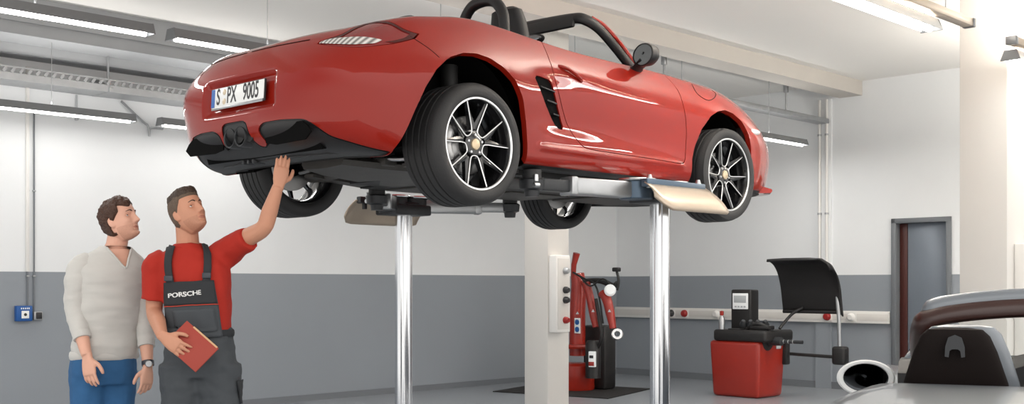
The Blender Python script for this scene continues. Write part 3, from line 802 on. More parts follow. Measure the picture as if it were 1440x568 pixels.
# ------------------------------------------------------------------ lamps
def make_lamp(label, a0, a1, c, z, warm=False, group=None, watts=14., up=6.):
    L = a1-a0
    t = place('fluorescent_lamp', label, 'ceiling lamp', (a0+a1)/2, c, z, 0, group)
    mb = MB(); mb.prism([(-.075, .045), (-.045, .115), (.045, .115), (.075, .045), (.068, .045), (.040, .105), (-.040, .105), (-.068, .045)], -L/2, L/2, axis_matrix((0, 0, 0), (1, 0, 0), (0, 1, 0)))
    mb.build('housing', M['lampwhite'] if warm else M['lampgrey'], t, True, 25)
    for s in (1, -1):
        mb = MB(); mb.prism([(-.076, .040), (-.046, .117), (.046, .117), (.076, .040)], 0, .012, axis_matrix((s*L/2-.006, 0, 0), (1, 0, 0), (0, 1, 0))); mb.build('end_cap', M['lampgrey'], t, True, 25)
    mb = MB(); mb.tube([(-L/2+.03, 0, .052), (L/2-.03, 0, .052)], .022, 12); mb.build('tube', M['tube'], t)
    top = 3.505-z if c > 10 else HC-z-.002
    mb = MB(); mb.tube([(0, 0, .115), (0, 0, top)], .0035, 6); mb.build('suspension_wire', M['galv'], t)
    mb = MB(); mb.tube([(0, 0, .113), (0, 0, .16)], .007, 6); mb.build('wire_hook', M['lampgrey'], t)
    d = bpy.data.lights.new('lamp_glow', 'AREA'); d.shape = 'RECTANGLE'; d.size = L*.95; d.size_y = .05; d.energy = watts; d.color = (1, .93, .84) if warm else (1, .975, .94)
    lo = bpy.data.objects.new('lamp_glow', d); COL.objects.link(lo); lo.parent = t; lo.location = (0, 0, .022)
    if up:
        d2 = d.copy(); d2.energy = up; lo = bpy.data.objects.new('upward_fill', d2); COL.objects.link(lo); lo.parent = t; lo.location = (0, 0, .125); lo.rotation_euler = (math.pi, 0, 0)  # upward fill added above the closed housing to brighten ceiling and wall
    return t
LAMP_W = 26.
ordn = ['nearest', 'second', 'third', 'fourth', 'fifth', 'sixth']
for i in range(6):
    a0 = 2.24+1.72*i
    lab = ['nearest lamp of the hanging upper left row, running off the left edge', 'second lamp of the hanging upper left row, disappearing behind the red car tail', 'third lamp of the hanging left row, hidden by the red car', 'fourth lamp of the hanging left row, hidden by the red car', 'fifth lamp of the hanging left row, hidden by the red car', 'last lamp of the far row, seen past the red car nose near the corner'][i]
    make_lamp(lab, a0, a0+1.56, 7.18, 2.97, False, 'hanging fluorescent lamps', 14., 3.)
for i, (a0, a1) in enumerate(((3.64, 5.20), (5.48, 7.04))):
    make_lamp(['low fluorescent lamp along the white left wall, above the two men', 'low lamp near the left wall whose end shows beside the red bumper'][i], a0, a1, 10.15, 2.82, False, 'hanging fluorescent lamps', 5., 7.)
for i, (a0, a1) in enumerate(((5.83, 7.39), (8.75, 10.31), (10.7, 12.26))):
    make_lamp(['bright warm lamp at upper right with its end left of the big white column', 'pale lamp at the right edge of the photo beyond the big column', 'further lamp added to the warm right row for the ceiling, out of sight'][i], a0, a1, 3.32, 2.97, True, 'hanging fluorescent lamps', (14., 3., 20.)[i], (120., 30., 150.)[i])  # third lamp is unseen, added to brighten the ceiling
for i, (a0, a1) in enumerate(((5.2, 7.87), (8.6, 10.4))):
    t = place('lamp_rail', ['brownish lamp rail at upper right ending at the white column', 'short lamp rail above the pale lamp beyond the big column'][i], 'lamp rail', (a0+a1)/2, 3.26, 3.10, 0, 'lamp rails')
    L = a1-a0
    mb = MB(); mb.box((0, 0, .03), (L, .075, .055), .006); mb.build('rail', M['beige'], t)
    for s in (1, -1):
        mb = MB(); mb.box((s*(L/2-.02), 0, .03), (.045, .082, .062), .006); mb.build('end_cap', M['lampgrey'], t)
        mb = MB(); mb.tube([(s*L*.35, 0, .06), (s*L*.35, 0, .75)], .004, 6); mb.build('suspension_wire', M['galv'], t)
# far conduit duct and its drop rod
t = place('cable_duct', 'grey cable duct hung below the ceiling beam in the far corner', 'cable duct', 10.95, 7.30, 3.36)
mb = MB(); mb.box((.0, 0, .03), (4.3, .16, .06), .006); mb.build('duct', M['galv'], t)
for x in (-1.2, 1.25):
    mb = MB(); mb.tube([(x, 0, .06), (x, 0, .485)], .012, 8); mb.build('drop_rod', M['galv'], t)
    mb = MB(); mb.box((x, 0, .36), (.05, .05, .14), .006); mb.build('rod_bracket', M['galv'], t)

# perforated cable tray along the left wall
t = place('cable_tray', 'galvanised perforated cable tray on brackets along the top of the left wall', 'cable tray', 6.0, 10.36, 3.16)
mb = MB(); L0, L1 = -6.0, 7.0
mb.box(((L0+L1)/2, .17, .004), (L1-L0, .34, .006)); mb.build('tray_floor', M['galv'], t)
for y, z0 in ((0, 0), (.34, 0)):
    V = []; F = []
    # side flange with a run of oval slots left open
    pitch = .075; n = int((L1-L0)/pitch); zz = (.0, .065, .095, .125)
    mb = MB()
    mb.box(((L0+L1)/2, y, .032), (L1-L0, .005, .066)); mb.box(((L0+L1)/2, y, .117), (L1-L0, .005, .014))
    for q in range(n): mb.box((L0+pitch*(q+.5), y, .088), (.026, .005, .05), rot=Matrix.Rotation(R(35), 3, 'Y'))
    mb.build('tray_side', M['galv'], t, False)
for x in (-2.05, -.92, .3, 1.5, 2.7, 3.9):
    mb = MB(); mb.prism([(-.02, 0), (.35, 0), (.35, -.16), (.30, -.16), (-.02, -.04)], -.02, .02, axis_matrix((x, 0, -.002), (-1, 0, 0), (0, 1, 0))); mb.build('wall_bracket', M['galv'], t)
    mb = MB(); mb.tube([(x, .05, 0), (x, .05, .36)], .012, 8); mb.build('hanger_rod', M['galv'], t)
t = place('bent_conduit', 'thin bent metal conduit below the cable tray near the red bumper', 'conduit', 5.6, CW-.03, 2.86)
mb = MB(); mb.tube(spline_pts([(-.25, 0, .28), (-.02, 0, .10), (.03, 0, .07), (.05, 0, .0), (.05, 0, -.04)], 5), .012, 8); mb.build('conduit', M['galv'], t)
mb = MB(); mb.tube(spline_pts([(.05, 0, .0), (.06, 0, .04), (.12, 0, .05), (.2, 0, .05)], 5), .012, 8); mb.build('elbow', M['galv'], t)
t = place('wall_conduit', 'short grey conduit stub on the left wall between tray and lower lamp', 'conduit', 5.0, CW-.02, 2.95)
mb = MB(); mb.tube([(-.1, 0, -.02), (-.1, 0, .2)], .009, 8); mb.build('conduit', M['galv'], t); mb = MB(); mb.box((-.1, 0, -.03), (.03, .03, .03), .004); mb.build('cap', M['galv'], t)

# fire alarm box and switch on the left wall
t = place('alarm_box', 'small blue call point box on the grey left wall', 'alarm box', 4.385, CW, .975)
mb = MB(); mb.box((0, -.03, .075), (.15, .06, .145), .010); mb.build('case', M['bluebox'], t)
mb = MB(); mb.box((.005, -.0615, .065), (.07, .004, .07), .002); mb.build('window_pane', M['plate'], t)
mb = MB(); mb.lathe([(0, 0), (.014, 0), (.014, -.004)], 16, axis_matrix((.005, -.066, .065), (0, -1, 0))); mb.build('button', M['socketdark'], t)
for k, x in enumerate((-.03, -.012, .006, .024, .040)):
    mb = MB(); mb.box((x, -.061, .122), (.010, .003, .014), .001); mb.build('letter_block', M['plate'], t)
t = place('wall_switch', 'small dark switch beside the blue box on the left wall', 'switch', 4.52, CW, .99)
mb = MB(); mb.box((0, -.022, .035), (.085, .045, .08), .008); mb.build('case', M['galv'], t)
mb = MB(); mb.box((.005, -.047, .037), (.055, .012, .062), .005); mb.build('rocker', M['socketdark'], t)
for x, z1, lab in ((4.432, 3.1, 'left'), (4.492, 3.1, 'right')):
    t = place('surface_conduit', 'grey conduit running down the left wall to the %s' % ('blue box' if lab == 'left' else 'dark switch'), 'conduit', x, CW-.012, 1.10)
    mb = MB(); mb.tube([(0, 0, 0.02 if lab == 'left' else -.04), (0, 0, 1.9)], .008, 8); mb.build('conduit', M['base'], t)
    for z in (.3, 1.1):
        mb = MB(); mb.box((0, 0, z), (.03, .02, .015), .003); mb.build('clip', M['galv'], t)

# white trunking with sockets on the right wall
t = place('cable_trunking', 'white socket trunking running along the grey right wall', 'trunking', AW, 8.56, .84)
mb = MB(); mb.box((-.03, 0, .075), (.06, 4.28, .15), .006); mb.build('channel', M['white'], t)
mb = MB(); mb.box((-.062, 0, .075), (.006, 4.28, .085), .002); mb.build('cover_strip', M['column'], t)
for i, (c_, mt) in enumerate(((9.66, 'socketdark'), (9.43, 'socketred'), (8.9, 'white'), (8.3, 'white'), (7.23, 'socketred'), (6.9, 'white'))):
    mb = MB(); mb.lathe([(0, .055), (.030, .055), (.048, .035), (.052, 0), (.052, -.01)], 20, axis_matrix((-.066, c_-8.56, .075), (-1, 0, 0)))
    s = mb.build('socket', M[mt], t)
    mb = MB(); mb.box((-.068, c_-8.56, .075), (.008, .13, .12), .003); mb.build('socket_plate', M['white'], s)
# distribution boxes on the two columns
def column_box(label, a, c, z0, z1, wd, col='white'):
    t = place('distribution_box', label, 'electrical box', a, c, z0)
    h = z1-z0
    mb = MB(); mb.box((0, -.05, h/2), (wd, .10, h), .012); mb.build('case', M[col], t)
    for k, (zz, mm) in enumerate(((.80, 'galv'), (.55, 'socketdark'), (.42, 'socketdark'), (.16, 'socketred'))):
        mb = MB(); mb.lathe([(0, .05), (.022, .05), (.032, .03), (.034, 0)], 16, axis_matrix((.02, -.10, h*zz), (0, -1, 0))); mb.build('socket', M[mm], t)
    mb = MB(); mb.box((0, -.101, h/2), (wd*.82, .006, h*.92), .003); mb.build('front_cover', M['column'], t)
    return t
column_box('white socket box on the right face of the middle column', 8.13, 7.537-.155, .86, 1.60, .20)
column_box('tall white box on the right face of the big column', 9.80, 3.85-.20, .79, 1.66, .22)

# black mat on the floor by the tyre changer
mb = MB(); mb.prism([(9.82, 9.96), (10.14, 8.39), (11.48, 8.80), (11.2, 10.35)], .0, .010)
mt = mb.build('floor_mat', M['matfloor'], None, False); fixed(mt); tag(mt, 'black rubber mat on the floor under the red tyre changer', 'mat')
# ================================================================== THE TWO LIFT POSTS
def lift_post(label, xc, yc, side, r, rear, front, plate_span):
    """side -1 = near (right) post; rear/front: pad positions in car axes relative to the post."""
    t = place('lift_post', label, 'car lift', 4.275+xc, 5.318+yc, 0, 0, 'posts of the car lift')
    mb = MB(); ring = []
    n = 48
    for k in range(n):
        a = 2*math.pi*k/n; rr = r
        if k % 12 in (5, 6): rr = r*.90
        ring.append((rr*math.cos(a), rr*math.sin(a)))
    mb.prism(ring, 0.0, 1.83); mb.build('column', M['chrome'], t, True, 25)
    mb = MB(); mb.lathe([(r+.004, 0), (r+.09, 0), (r+.09, .012), (r+.02, .02), (r+.004, .05)], 32, None, True); mb.build('floor_collar', M['darksteel'], t)
    mb = MB(); mb.box((0, 0, 1.865), (.34, .24, .075), .012); mb.box((.04, 0, 1.905), (.20, .20, .03), .008); car_ = mb.build('carriage', M['darksteel'], t)
    # arms
    for nm, (px, py), col, inner in (('rear', rear, 'galv' if side < 0 else 'darksteel', 'darksteel'), ('front', front, 'steelblue' if side < 0 else 'galv', 'galv')):
        s0 = Vector((.10 if px > 0 else (-.24 if side < 0 else -.10), 0, 1.90)); s1 = Vector((px, py, 1.90)); d = (s1-s0)
        L = d.length; d.normalize(); up = Vector((0, 0, 1)); yv = up.cross(d).normalized()
        Mx = Matrix((d, yv, up)).transposed().to_4x4(); Mx.translation = s0
        mb = MB(); bx = MB(); bx.box((L*.33, 0, 0), (L*.66, .115, .10), .012); mb.add(bx.V, bx.F, Mx)
        arm = mb.build('lift_arm', M[col], t)
        bx = MB(); bx.box((L*.75, 0, -.002), (L*.52, .082, .07), .008); mb = MB().add(bx.V, bx.F, Mx); mb.build('inner_arm', M[inner], arm)
        bx = MB(); bx.box((L*.66, 0, 0), (.05, .125, .11), .010); mb = MB().add(bx.V, bx.F, Mx); mb.build('arm_collar', M['galv'], arm)
        mb = MB(); mb.lathe([(0, .055), (.10, .055), (.105, .05), (.105, -.05), (.10, -.056), (0, -.056)], 28, Matrix.Translation(s0)); mb.build('pivot', M['steelblue' if side < 0 else 'darksteel'], arm)
        mb = MB(); mb.lathe([(0, .070), (.125, .070), (.13, .062), (.125, .054), (0, .054)], 28, Matrix.Translation(s0)); mb.build('pivot_cap', M['chrome'], arm)
        pad = MB(); pad.lathe([(0, -.075), (.04, -.075), (.045, -.04), (.07, -.03), (.075, .02), (.062, .03), (0, .03)], 28, Matrix.Translation(s1)); pd = pad.build('lifting_pad', M['darksteel'], arm)
        pad = MB(); pad.lathe([(.045, .03), (.056, .03), (.056, .079), (0, .083)], 28, Matrix.Translation(s1)); pad.build('rubber_block', M['rubber'], pd)
        for dx, dz, q in ((.10, .03, 0), (.13, -.012, 1)):
            bt = MB(); e = s1+d*dx*.0+Vector((-.03 if px < 0 else .03, side*.06, dz)); bt.lathe([(0, .02), (.014, .018), (.016, 0), (.016, -.02), (0, -.02)], 14, axis_matrix(e, (0, 0, 1) if q == 0 else (-1 if px < 0 else 1, 0, 0)))
            bt.build('end_bolt', M['alu'], arm)
    # flared deflector plate hung on the outer side of the carriage
    x0, x1 = plate_span; rings = []
    nseg = 14
    for i in range(nseg+1):
        q = i/nseg; x = x0+(x1-x0)*q
        y_t, z_t = side*.155, 1.935; y_b, z_b = side*.275, 1.765
        # rounded lower corners, skewed ends
        cut = max(0, 1-q/.16)**2*.45 if side < 0 else max(0, 1-q/.12)**2*.3
        cut2 = max(0, (q-.93)/.07)**2*.10
        f = 1-cut-cut2
        sh = .02+.10*q if side < 0 else -.06
        ring = []
        for k in range(7):
            v = f*k/6; bul = .025*math.sin(math.pi*k/6)
            ring.append((x+sh*v, y_t+(y_b-y_t)*v+side*bul, z_t+(z_b-z_t)*v))
        rings.append(ring)
    mb = MB(); mb.loft(rings, False, False); pl = mb.build('deflector_plate', M['beige'], t); sd = pl.modifiers.new('thick', 'SOLIDIFY'); sd.thickness = .006; sd.offset = 0
    mb = MB(); mb.box(((x0+x1)/2, side*.145, 1.935), (abs(x1-x0)*.96, .05, .05), .008); mb.build('plate_rail', M['steelblue'] if side < 0 else M['darksteel'], t)
    for q in (.1, .9):
        mb = MB(); mb.lathe([(0, .05), (.012, .05), (.018, .03), (.018, -.03), (0, -.03)], 12, Matrix.Translation((x0+(x1-x0)*q, side*.145, 1.93-.03 if side > 0 else 1.935))); mb.build('plate_knob', M['alu'] if side < 0 else M['darksteel'], t)
    return t
lift_post('near chrome lift post under the right sill of the red car', 1.515, -.95, -1, .064, (-1.03, .14), (.44, .20), (-.36, .27))
lift_post('far chrome lift post left of the red rear wheel', 1.15, 1.12, 1, .064, (-.54, -.36), (.69, -.42), (-.32, .40))
# ================================================================== WHEEL BALANCER (axes: x along the car, y to the left wall)
t = place('wheel_balancer', 'red and black wheel balancing machine with raised wheel guard by the right wall', 'wheel balancer', 11.62, 7.46)
def tapered(x0, x1, y0, y1, z0, z1, ins, bev, name, mat, parent, seg=3):
    bm = bmesh.new(); bmesh.ops.create_cube(bm, size=1)
    for v in bm.verts:
        k = ins if v.co.z < 0 else 0
        v.co = Vector(((x0+x1)/2+v.co.x*(x1-x0-2*k), (y0+y1)/2+v.co.y*(y1-y0-2*k), z0 if v.co.z < 0 else z1))
    bmesh.ops.bevel(bm, geom=bm.edges[:], offset=bev, segments=seg, affect='EDGES', profile=.5)
    return MB().bm(bm).build(name, mat, parent)
tapered(-.30, .30, -.33, .36, .0, .66, .03, .045, 'body', M['machred'], t)
tapered(-.31, .31, -.345, .375, .655, .79, .0, .035, 'weight_tray', M['machblack'], t)
mb = MB()
for i in range(4): mb = MB(); mb.box((-.27+.03*i, .10, .795), (.02, .16, .02), .004); mb.build('tray_rib', M['machblack'], t)
tapered(.02, .20, -.02, .26, .78, 1.26, -.0, .02, 'monitor_post', M['machblack'], t)
mb = MB(); mb.box((.012, .12, 1.12), (.012, .215, .19), .006); sc = mb.build('screen', M['screen'], t)
mb = MB(); mb.box((.003, .12, 1.145), (.006, .17, .085), .003); mb.build('display', M['screengrey'], sc)
for i in range(4):
    mb = MB(); mb.box((.003, .055+.042*i, 1.055), (.008, .028, .02), .003); mb.build('key', M['screengrey'], sc)
# oil can with red cap, spindle, flange, rims
mb = MB(); mb.lathe([(0, 0), (.035, 0), (.035, .13), (.015, .16), (.015, .17)], 18, Matrix.Translation((-.26, .20, .79))); cn = mb.build('spray_can', M['galv'], t)
mb = MB(); mb.lathe([(.022, .165), (.024, .17), (.024, .215), (0, .22)], 16, Matrix.Translation((-.26, .20, .79))); mb.build('red_cap', M['machred'], cn)
sp = axis_matrix((-.10, -.34, .665), (0, -1, 0))
mb = MB(); mb.lathe([(0, -.06), (.105, -.06), (.115, -.04), (.115, -.01), (.06, .0), (.055, .03), (.030, .05), (.030, .07)], 32, sp); sf = mb.build('flange', M['machblack'], t)
mb = MB(); mb.lathe([(.05, .03), (.05, .17), (.020, .18), (.020, .44), (.0, .445)], 24, sp); mb.build('spindle', M['darksteel'], sf)
for z in (.20, .26, .32): mb = MB(); mb.lathe([(.020, z-.006), (.024, z), (.020, z+.006)], 20, sp); mb.build('thread_ring', M['galv'], sf)
mb = MB(); mb.tube(spline_pts([(-.18, -.10, .80), (-.20, -.22, .86), (-.18, -.34, .84), (-.15, -.40, .76)], 5), .022, 10); mb.build('gauge_arm', M['machblack'], t)
mb = MB(); mb.box((-.15, -.20, .82), (.14, .26, .05), .015); mb.build('tool_shelf', M['machblack'], t)
for i in range(4):
    mb = MB(); mb.lathe([(0, .05), (.02, .05), (.045, .0), (.045, -.02), (0, -.02)], 18, axis_matrix((-.20+.03*i, -.06-.08*i, .86), (-.5, -.3, .8))); mb.build('centring_cone', M['darksteel'], t)
mb = MB(); mb.box((.12, -.336, .60), (.10, .01, .07), .004); mb.build('rating_plate', M['screengrey'], t)
# wheel guard: arms, counterweight, curved hood
GD = len(t.children)
mb = MB(); mb.tube([(.33, -.25, .50), (.34, -.72, .49), (.34, -.98, .485)], .020, 10); mb.build('guard_shaft', M['machblack'], t)
mb = MB(); mb.box((.28, -.28, .52), (.10, .18, .30), .02); mb.build('shaft_bracket', M['machblack'], t)
tapered(.27, .41, -1.09, -.93, .40, .61, -.0, .03, 'guard_hub', M['machblack'], t)
mb = MB(); mb.tube(spline_pts([(.34, -1.0, .58), (.345, -.99, .90), (.35, -.97, 1.10), (.36, -.95, 1.30)], 4), .022, 10); mb.build('guard_strut', M['galv'], t)
mb = MB(); mb.tube(spline_pts([(.15, -.33, .80), (.22, -.36, .88), (.30, -.42, .98), (.36, -.52, 1.05)], 4), .018, 10); mb.build('guard_link', M['machblack'], t)
prof = spline_pts([(.02, 1.60), (.08, 1.60), (.17, 1.555), (.25, 1.45), (.31, 1.30), (.34, 1.15), (.37, 1.00)], 4)
rings = []
for y, sc_, dz in ((-.245, .97, .0), (-.25, 1, 0), (-.45, 1.0, .005), (-.78, 1.0, .005), (-.92, .99, .0), (-.99, .95, -.02), (-1.02, .88, -.05)):
    rings.append([(.38+(x-.38)*sc_, y, 1.0+(z-1.0)*sc_+dz) for x, z in prof])
mb = MB(); mb.loft(rings, False, False); hd = mb.build('guard_hood', M['machblack'], t, True, 60); sd = hd.modifiers.new('thick', 'SOLIDIFY'); sd.thickness = .02
mb = MB(); mb.tube([(.37, -.25, 1.0), (.37, -.95, 1.0)], .022, 10); mb.build('hood_rim', M['machblack'], hd)
mb = MB(); mb.tube([(.02, -.25, 1.60), (.02, -.92, 1.605)], .014, 8); mb.build('hood_rim', M['machblack'], hd)

for o in list(t.children)[GD:]: o.location.y -= .08

# ================================================================== TYRE CHANGER (seen past the middle column)
t = place('tyre_changer', 'red tyre changing machine with black hoses behind the middle white column', 'tyre changer', 10.72, 9.20, .010)
def at(px, py, a):           # picture point on the plane through the machine, in its own axes
    k = (px-720)/1600; s_, c_ = math.sin(CAR_YAW), math.cos(CAR_YAW)
    tt = a/(s_*k+c_); return (a-10.72, (-c_*k+s_)*tt-9.20, 1.31+(400-py)/1600*tt)
def P_(px, py, da=0.): return at(px, py, 10.72+da)
mb = MB(); b0 = P_(812, 545)
mb.lathe([(0, 0), (.22, 0), (.23, .02), (.225, .30), (.18, .33), (0, .33)], 32, Matrix.Translation((.0, b0[1]+.02, .0))); mb.build('base_drum', M['machred'], t)
mb = MB(); mb.box((.30, .06, .40), (.24, .36, .8), .04); mb.build('cabinet', M['machblack'], t)
pts = [P_(812, 500), P_(812, 440), P_(814, 400), P_(812, 385)]
mb = MB(); mb.tube(pts, [(.10, .10), (.10, .10), (.095, .095), (.085, .085)], 20); mb.build('tower', M['machred'], t)
mb = MB(); mb.tube([P_(806, 392), P_(807, 372), P_(811, 356)], [.03, .035, .045], 10); mb.build('tower_head', M['machred'], t)
for pts, r, mt, nm in (
    ([P_(824, 398, -.1), P_(829, 415, -.1), P_(834, 440, -.1), P_(838, 460, -.1)], [.055, .05, .05, .04], 'machred', 'helper_arm'),
    ([P_(846, 412, -.15), P_(853, 420, -.15), P_(858, 440, -.15), P_(862, 462, -.15)], [.05, .06, .055, .04], 'machred', 'helper_arm'),
    ([P_(822, 395, -.05), P_(845, 395, -.08), P_(862, 402, -.1), P_(868, 398, -.12)], [.03, .035, .035, .03], 'machblack', 'cross_arm'),
    ([P_(838, 420, -.12), P_(843, 450, -.12), P_(846, 475, -.12), P_(840, 490, -.1)], [.022, .025, .025, .02], 'machblack', 'hydraulic_ram'),
    ([P_(806, 383, -.1), P_(822, 392, -.14), P_(835, 398, -.14), P_(842, 415, -.14), P_(848, 455, -.14)], .012, 'machblack', 'hose'),
    ([P_(815, 388, -.1), P_(830, 402, -.18), P_(848, 392, -.18), P_(862, 405, -.16)], .010, 'machblack', 'hose'),
    ([P_(868, 408, -.12), P_(870, 395, -.12), P_(867, 380, -.12)], [.014, .016, .016], 'machblack', 'mount_rod')):
    pp = spline_pts(pts, 5); rr = r if isinstance(r, float) else list(np.interp(np.linspace(0, 1, len(pp)), np.linspace(0, 1, len(r)), r))
    mb = MB(); mb.tube(pp, rr, 14); mb.build(nm, M[mt], t)
mb = MB(); c = P_(867, 379, -.12); mb.box(c, (.07, .09, .05), .012); mb.build('mount_head', M['machblack'], t)
mb = MB(); c = P_(858, 408, -.2); mb.lathe([(0, .03), (.05, .028), (.07, .01), (.07, -.03), (0, -.03)], 24, axis_matrix(c, (-.6, -.6, .1))); mb.build('pressure_gauge', M['screen'], t)
mb = MB(); c = P_(868, 470, -.15); q = axis_matrix(c, (-.7, -.6, .3)); mb.lathe([(.035, .02), (.065, .02), (.075, 0), (.065, -.02), (.035, -.02)], 24, q, True); mb.build('bead_roller', M['alu'], t)
mb = MB(); c = P_(812, 458, -.11); mb.box(c, (.012, .095, .19), .006); lb = mb.build('blue_label', M['plate'], t)
for dz in (.045, -.045):
    mb = MB(); mb.lathe([(0, 0), (.034, 0), (.034, -.004)], 20, axis_matrix((c[0]-.009, c[1], c[2]+dz), (-1, 0, 0))); mb.build('blue_disc', M['bluebox'], lb)
mb = MB(); c = P_(833, 505, -.2); mb.box(c, (.05, .085, .19), .008, Matrix.Rotation(R(20), 3, 'Z')); cn = mb.build('white_label', M['screen'], t)
mb = MB(); mb.box((c[0]-.026, c[1]-.005, c[2]-.055), (.01, .07, .05), .003, Matrix.Rotation(R(20), 3, 'Z')); mb.build('label_stripe', M['machred'], cn)
mb = MB(); mb.box((c[0]-.026, c[1]-.005, c[2]+.03), (.01, .05, .035), .003, Matrix.Rotation(R(20), 3, 'Z')); mb.build('label_mark', M['socketdark'], cn)
mb = MB(); c = P_(834, 490, -.1); mb.lathe([(0, .10), (.07, .10), (.095, .05), (.095, -.36), (0, -.36)], 24, Matrix.Translation(c)); mb.build('motor', M['machblack'], t)
mb = MB(); c = P_(812, 487, -.02); mb.lathe([(0, .03), (.15, .025), (.16, 0), (.15, -.025), (0, -.03)], 28, Matrix.Translation(c)); mb.build('turntable', M['machred'], t)
for px, py in ((812, 440), (834, 437), (857, 437)):
    c = P_(px, py, -.12 if px < 820 else -.2); mb = MB(); mb.prism([(-.02, -.015), (.02, -.015), (0, .02)], 0, .006, axis_matrix(c, (-.7, -.7, 0), (.7, -.7, 0))); mb.build('warning_mark', M['screengrey'], t)

# ================================================================== SILVER OPEN CAR, LOWER RIGHT
TH = R(22); SX, SY = 1.84-.14, 3.62-.35
sv = thing('car', 'silver open roadster cropped at the lower right, seen from behind', 'car', (SX, SY, 0), math.pi/2-TH)
# local: x forward, y left, z up; origin under the middle of the tail
prof = []
def sec(x, hw, zt, zs, crown):
    ring = []
    for k in range(25):
        q = -1+2*k/24
        y = hw*math.copysign(min(1, abs(q)/.86)**.95, q) if abs(q) < .86 else math.copysign(hw+.01*math.sin((abs(q)-.86)/.14*math.pi), q)
        if abs(q) <= .86:
            u = abs(q)/.86
            z = zt-crown*u**4-(zt-crown-zs)*max(0, (u-.72)/.28)**2
        else:
            z = zs-(zs-.30)*((abs(q)-.86)/.14)
        ring.append((x, y, z))
    return ring
RS = [(0, .70, .70, .50, .05), (.03, .80, .84, .60, .05), (.10, .88, .905, .66, .05), (.25, .94, .938, .70, .05), (.55, .985, .952, .74, .045), (.85, 1.0, .955, .76, .04), (1.15, .99, .955, .77, .03), (1.5, .96, .945, .78, .02), (1.72, .93, .93, .78, .0)]
mb = MB(); mb.loft([sec(*r) for r in [(x_, h_, t_-.052, s_-.03, c_) for x_, h_, t_, s_, c_ in RS]], False, False)
tail_ob = mb.build('rear_body', M['silver'], sv, True, 50)
for sgn in (1, -1):
    rings = []
    for x, hw, zt in ((1.32, .90, .78), (1.7, .885, .765), (2.3, .88, .765), (2.8, .89, .80), (3.3, .89, .83), (3.8, .80, .76), (4.15, .62, .62), (4.28, .45, .52)):
        rings.append([(x, sgn*(hw-.16), zt-.01), (x, sgn*(hw-.06), zt), (x, sgn*hw, zt-.12), (x, sgn*(hw+.005), .55), (x, sgn*hw, .30), (x, sgn*(hw-.1), .22), (x, sgn*(hw-.16), .30)])
    mb = MB(); mb.loft(rings); mb.build('side_panel', M['silver'], sv, True, 50)
rings = []
for x, hw, z in ((2.75, .73, .95), (3.2, .74, .90), (3.7, .68, .80), (4.1, .52, .66), (4.28, .40, .54)):
    rings.append([(x, hw*q, z-.05*abs(q)**3) for q in np.linspace(-1, 1, 13)])
mb = MB(); mb.loft(rings, False, False); mb.build('bonnet', M['silver'], sv)
mb = MB(); mb.box((2.2, 0, .26), (3.9, 1.5, .08), .02); mb.box((2.1, 0, .34), (1.6, 1.4, .10), .02); mb.build('floor_pan', M['matt_black'], sv)
mb = MB(); mb.box((.35, 0, .50), (.5, 1.1, .5), .1); mb.build('tail_core', M['matt_black'], sv)
for x in (.95, 3.36):
    for sgn in (1, -1):
        mb = MB(); Q = axis_matrix((x, sgn*.80, .33), (0, sgn, 0), (1, 0, 0))
        mb.lathe([(.20, .06), (.30, .06), (.33, .04), (.33, -.16), (.30, -.18), (.20, -.18)], 40, Q, True); wh = mb.build('wheel', M['rubber'], sv)
        mb = MB(); mb.lathe([(0, .03), (.06, .035), (.20, .05), (.21, .06), (.21, -.1), (0, -.1)], 30, Q); mb.build('rim', M['alu'], wh)
for sgn in (1, -1):
    # seat with silver shell edge and belt guide
    def ring(x, hw, z, dp, f, dy=0.):
        return [(x+dp*math.copysign(abs(math.sin(a))**.6, math.sin(a))*f, sgn*.42+dy+hw*math.copysign(abs(math.cos(a))**.55, math.cos(a)), z) for a in np.linspace(0, 2*math.pi, 25)[:-1]]
    mb = MB(); mb.loft([ring(1.55, .25, .45, .06, 1), ring(1.50, .25, .70, .06, 1), ring(1.45, .220, .88, .055, 1), ring(1.425, .175, 1.02, .05, 1), ring(1.41, .145, 1.090, .045, 1), ring(1.405, .115, 1.120, .035, 1), ring(1.402, .06, 1.128, .02, 1)])
    se = mb.build('seat', M['seat_brown'], sv); SH = -.030
    mb = MB(); mb.loft([ring(1.60, .265, .45, .05, 1, SH), ring(1.54, .262, .70, .05, 1, SH), ring(1.495, .238, .88, .05, 1, SH), ring(1.475, .195, 1.02, .05, 1, SH), ring(1.46, .162, 1.10, .045, 1, SH), ring(1.455, .130, 1.130, .035, 1, SH), ring(1.452, .07, 1.140, .015, 1, SH)])
    mb.build('seat_shell', M['silver'], se)
    mb = MB(); lo = [(-.042, -.045), (-.040, .0), (-.028, .040), (0, .052), (.028, .040), (.040, .0), (.042, -.045), (.026, -.048), (.022, -.02), (.012, -.012), (-.012, -.012), (-.022, -.02), (-.026, -.048)]
    mb.prism(lo, 0, .012, axis_matrix((1.361, sgn*.42, 1.045), (-1, 0, .08), (0, -1, 0))); mb.build('belt_guide', M['darksteel'], se)
hf = [(2.35, .60, .90), (2.12, .60, 1.00), (1.96, .59, 1.095), (1.90, .565, 1.14), (1.90, .48, 1.175), (1.92, .25, 1.205), (1.93, 0, 1.216)]
fp = spline_pts(mir_path(hf), 5)
mb = MB(); mb.tube(fp, [(.045, .062)]*len(fp), 12); wf = mb.build('windscreen_frame', M['darkred_gloss'] if 'darkred_gloss' in M else M['darkred'], sv)
mb = MB(); mb.tube([p+np.array((.0, 0, .058)) for p in fp[13:-13]], [(.004, .008), (.008, .015), (.012, .022), (.015, .028)]+[(.018, .034)]*(len(fp)-34)+[(.015, .028), (.012, .022), (.008, .015), (.004, .008)], 10); mb.build('header_cap', M['silver'], wf)
m = 15; top = [fp[int(i)] for i in np.linspace(18, len(fp)-19, m)]; V = []; F = []
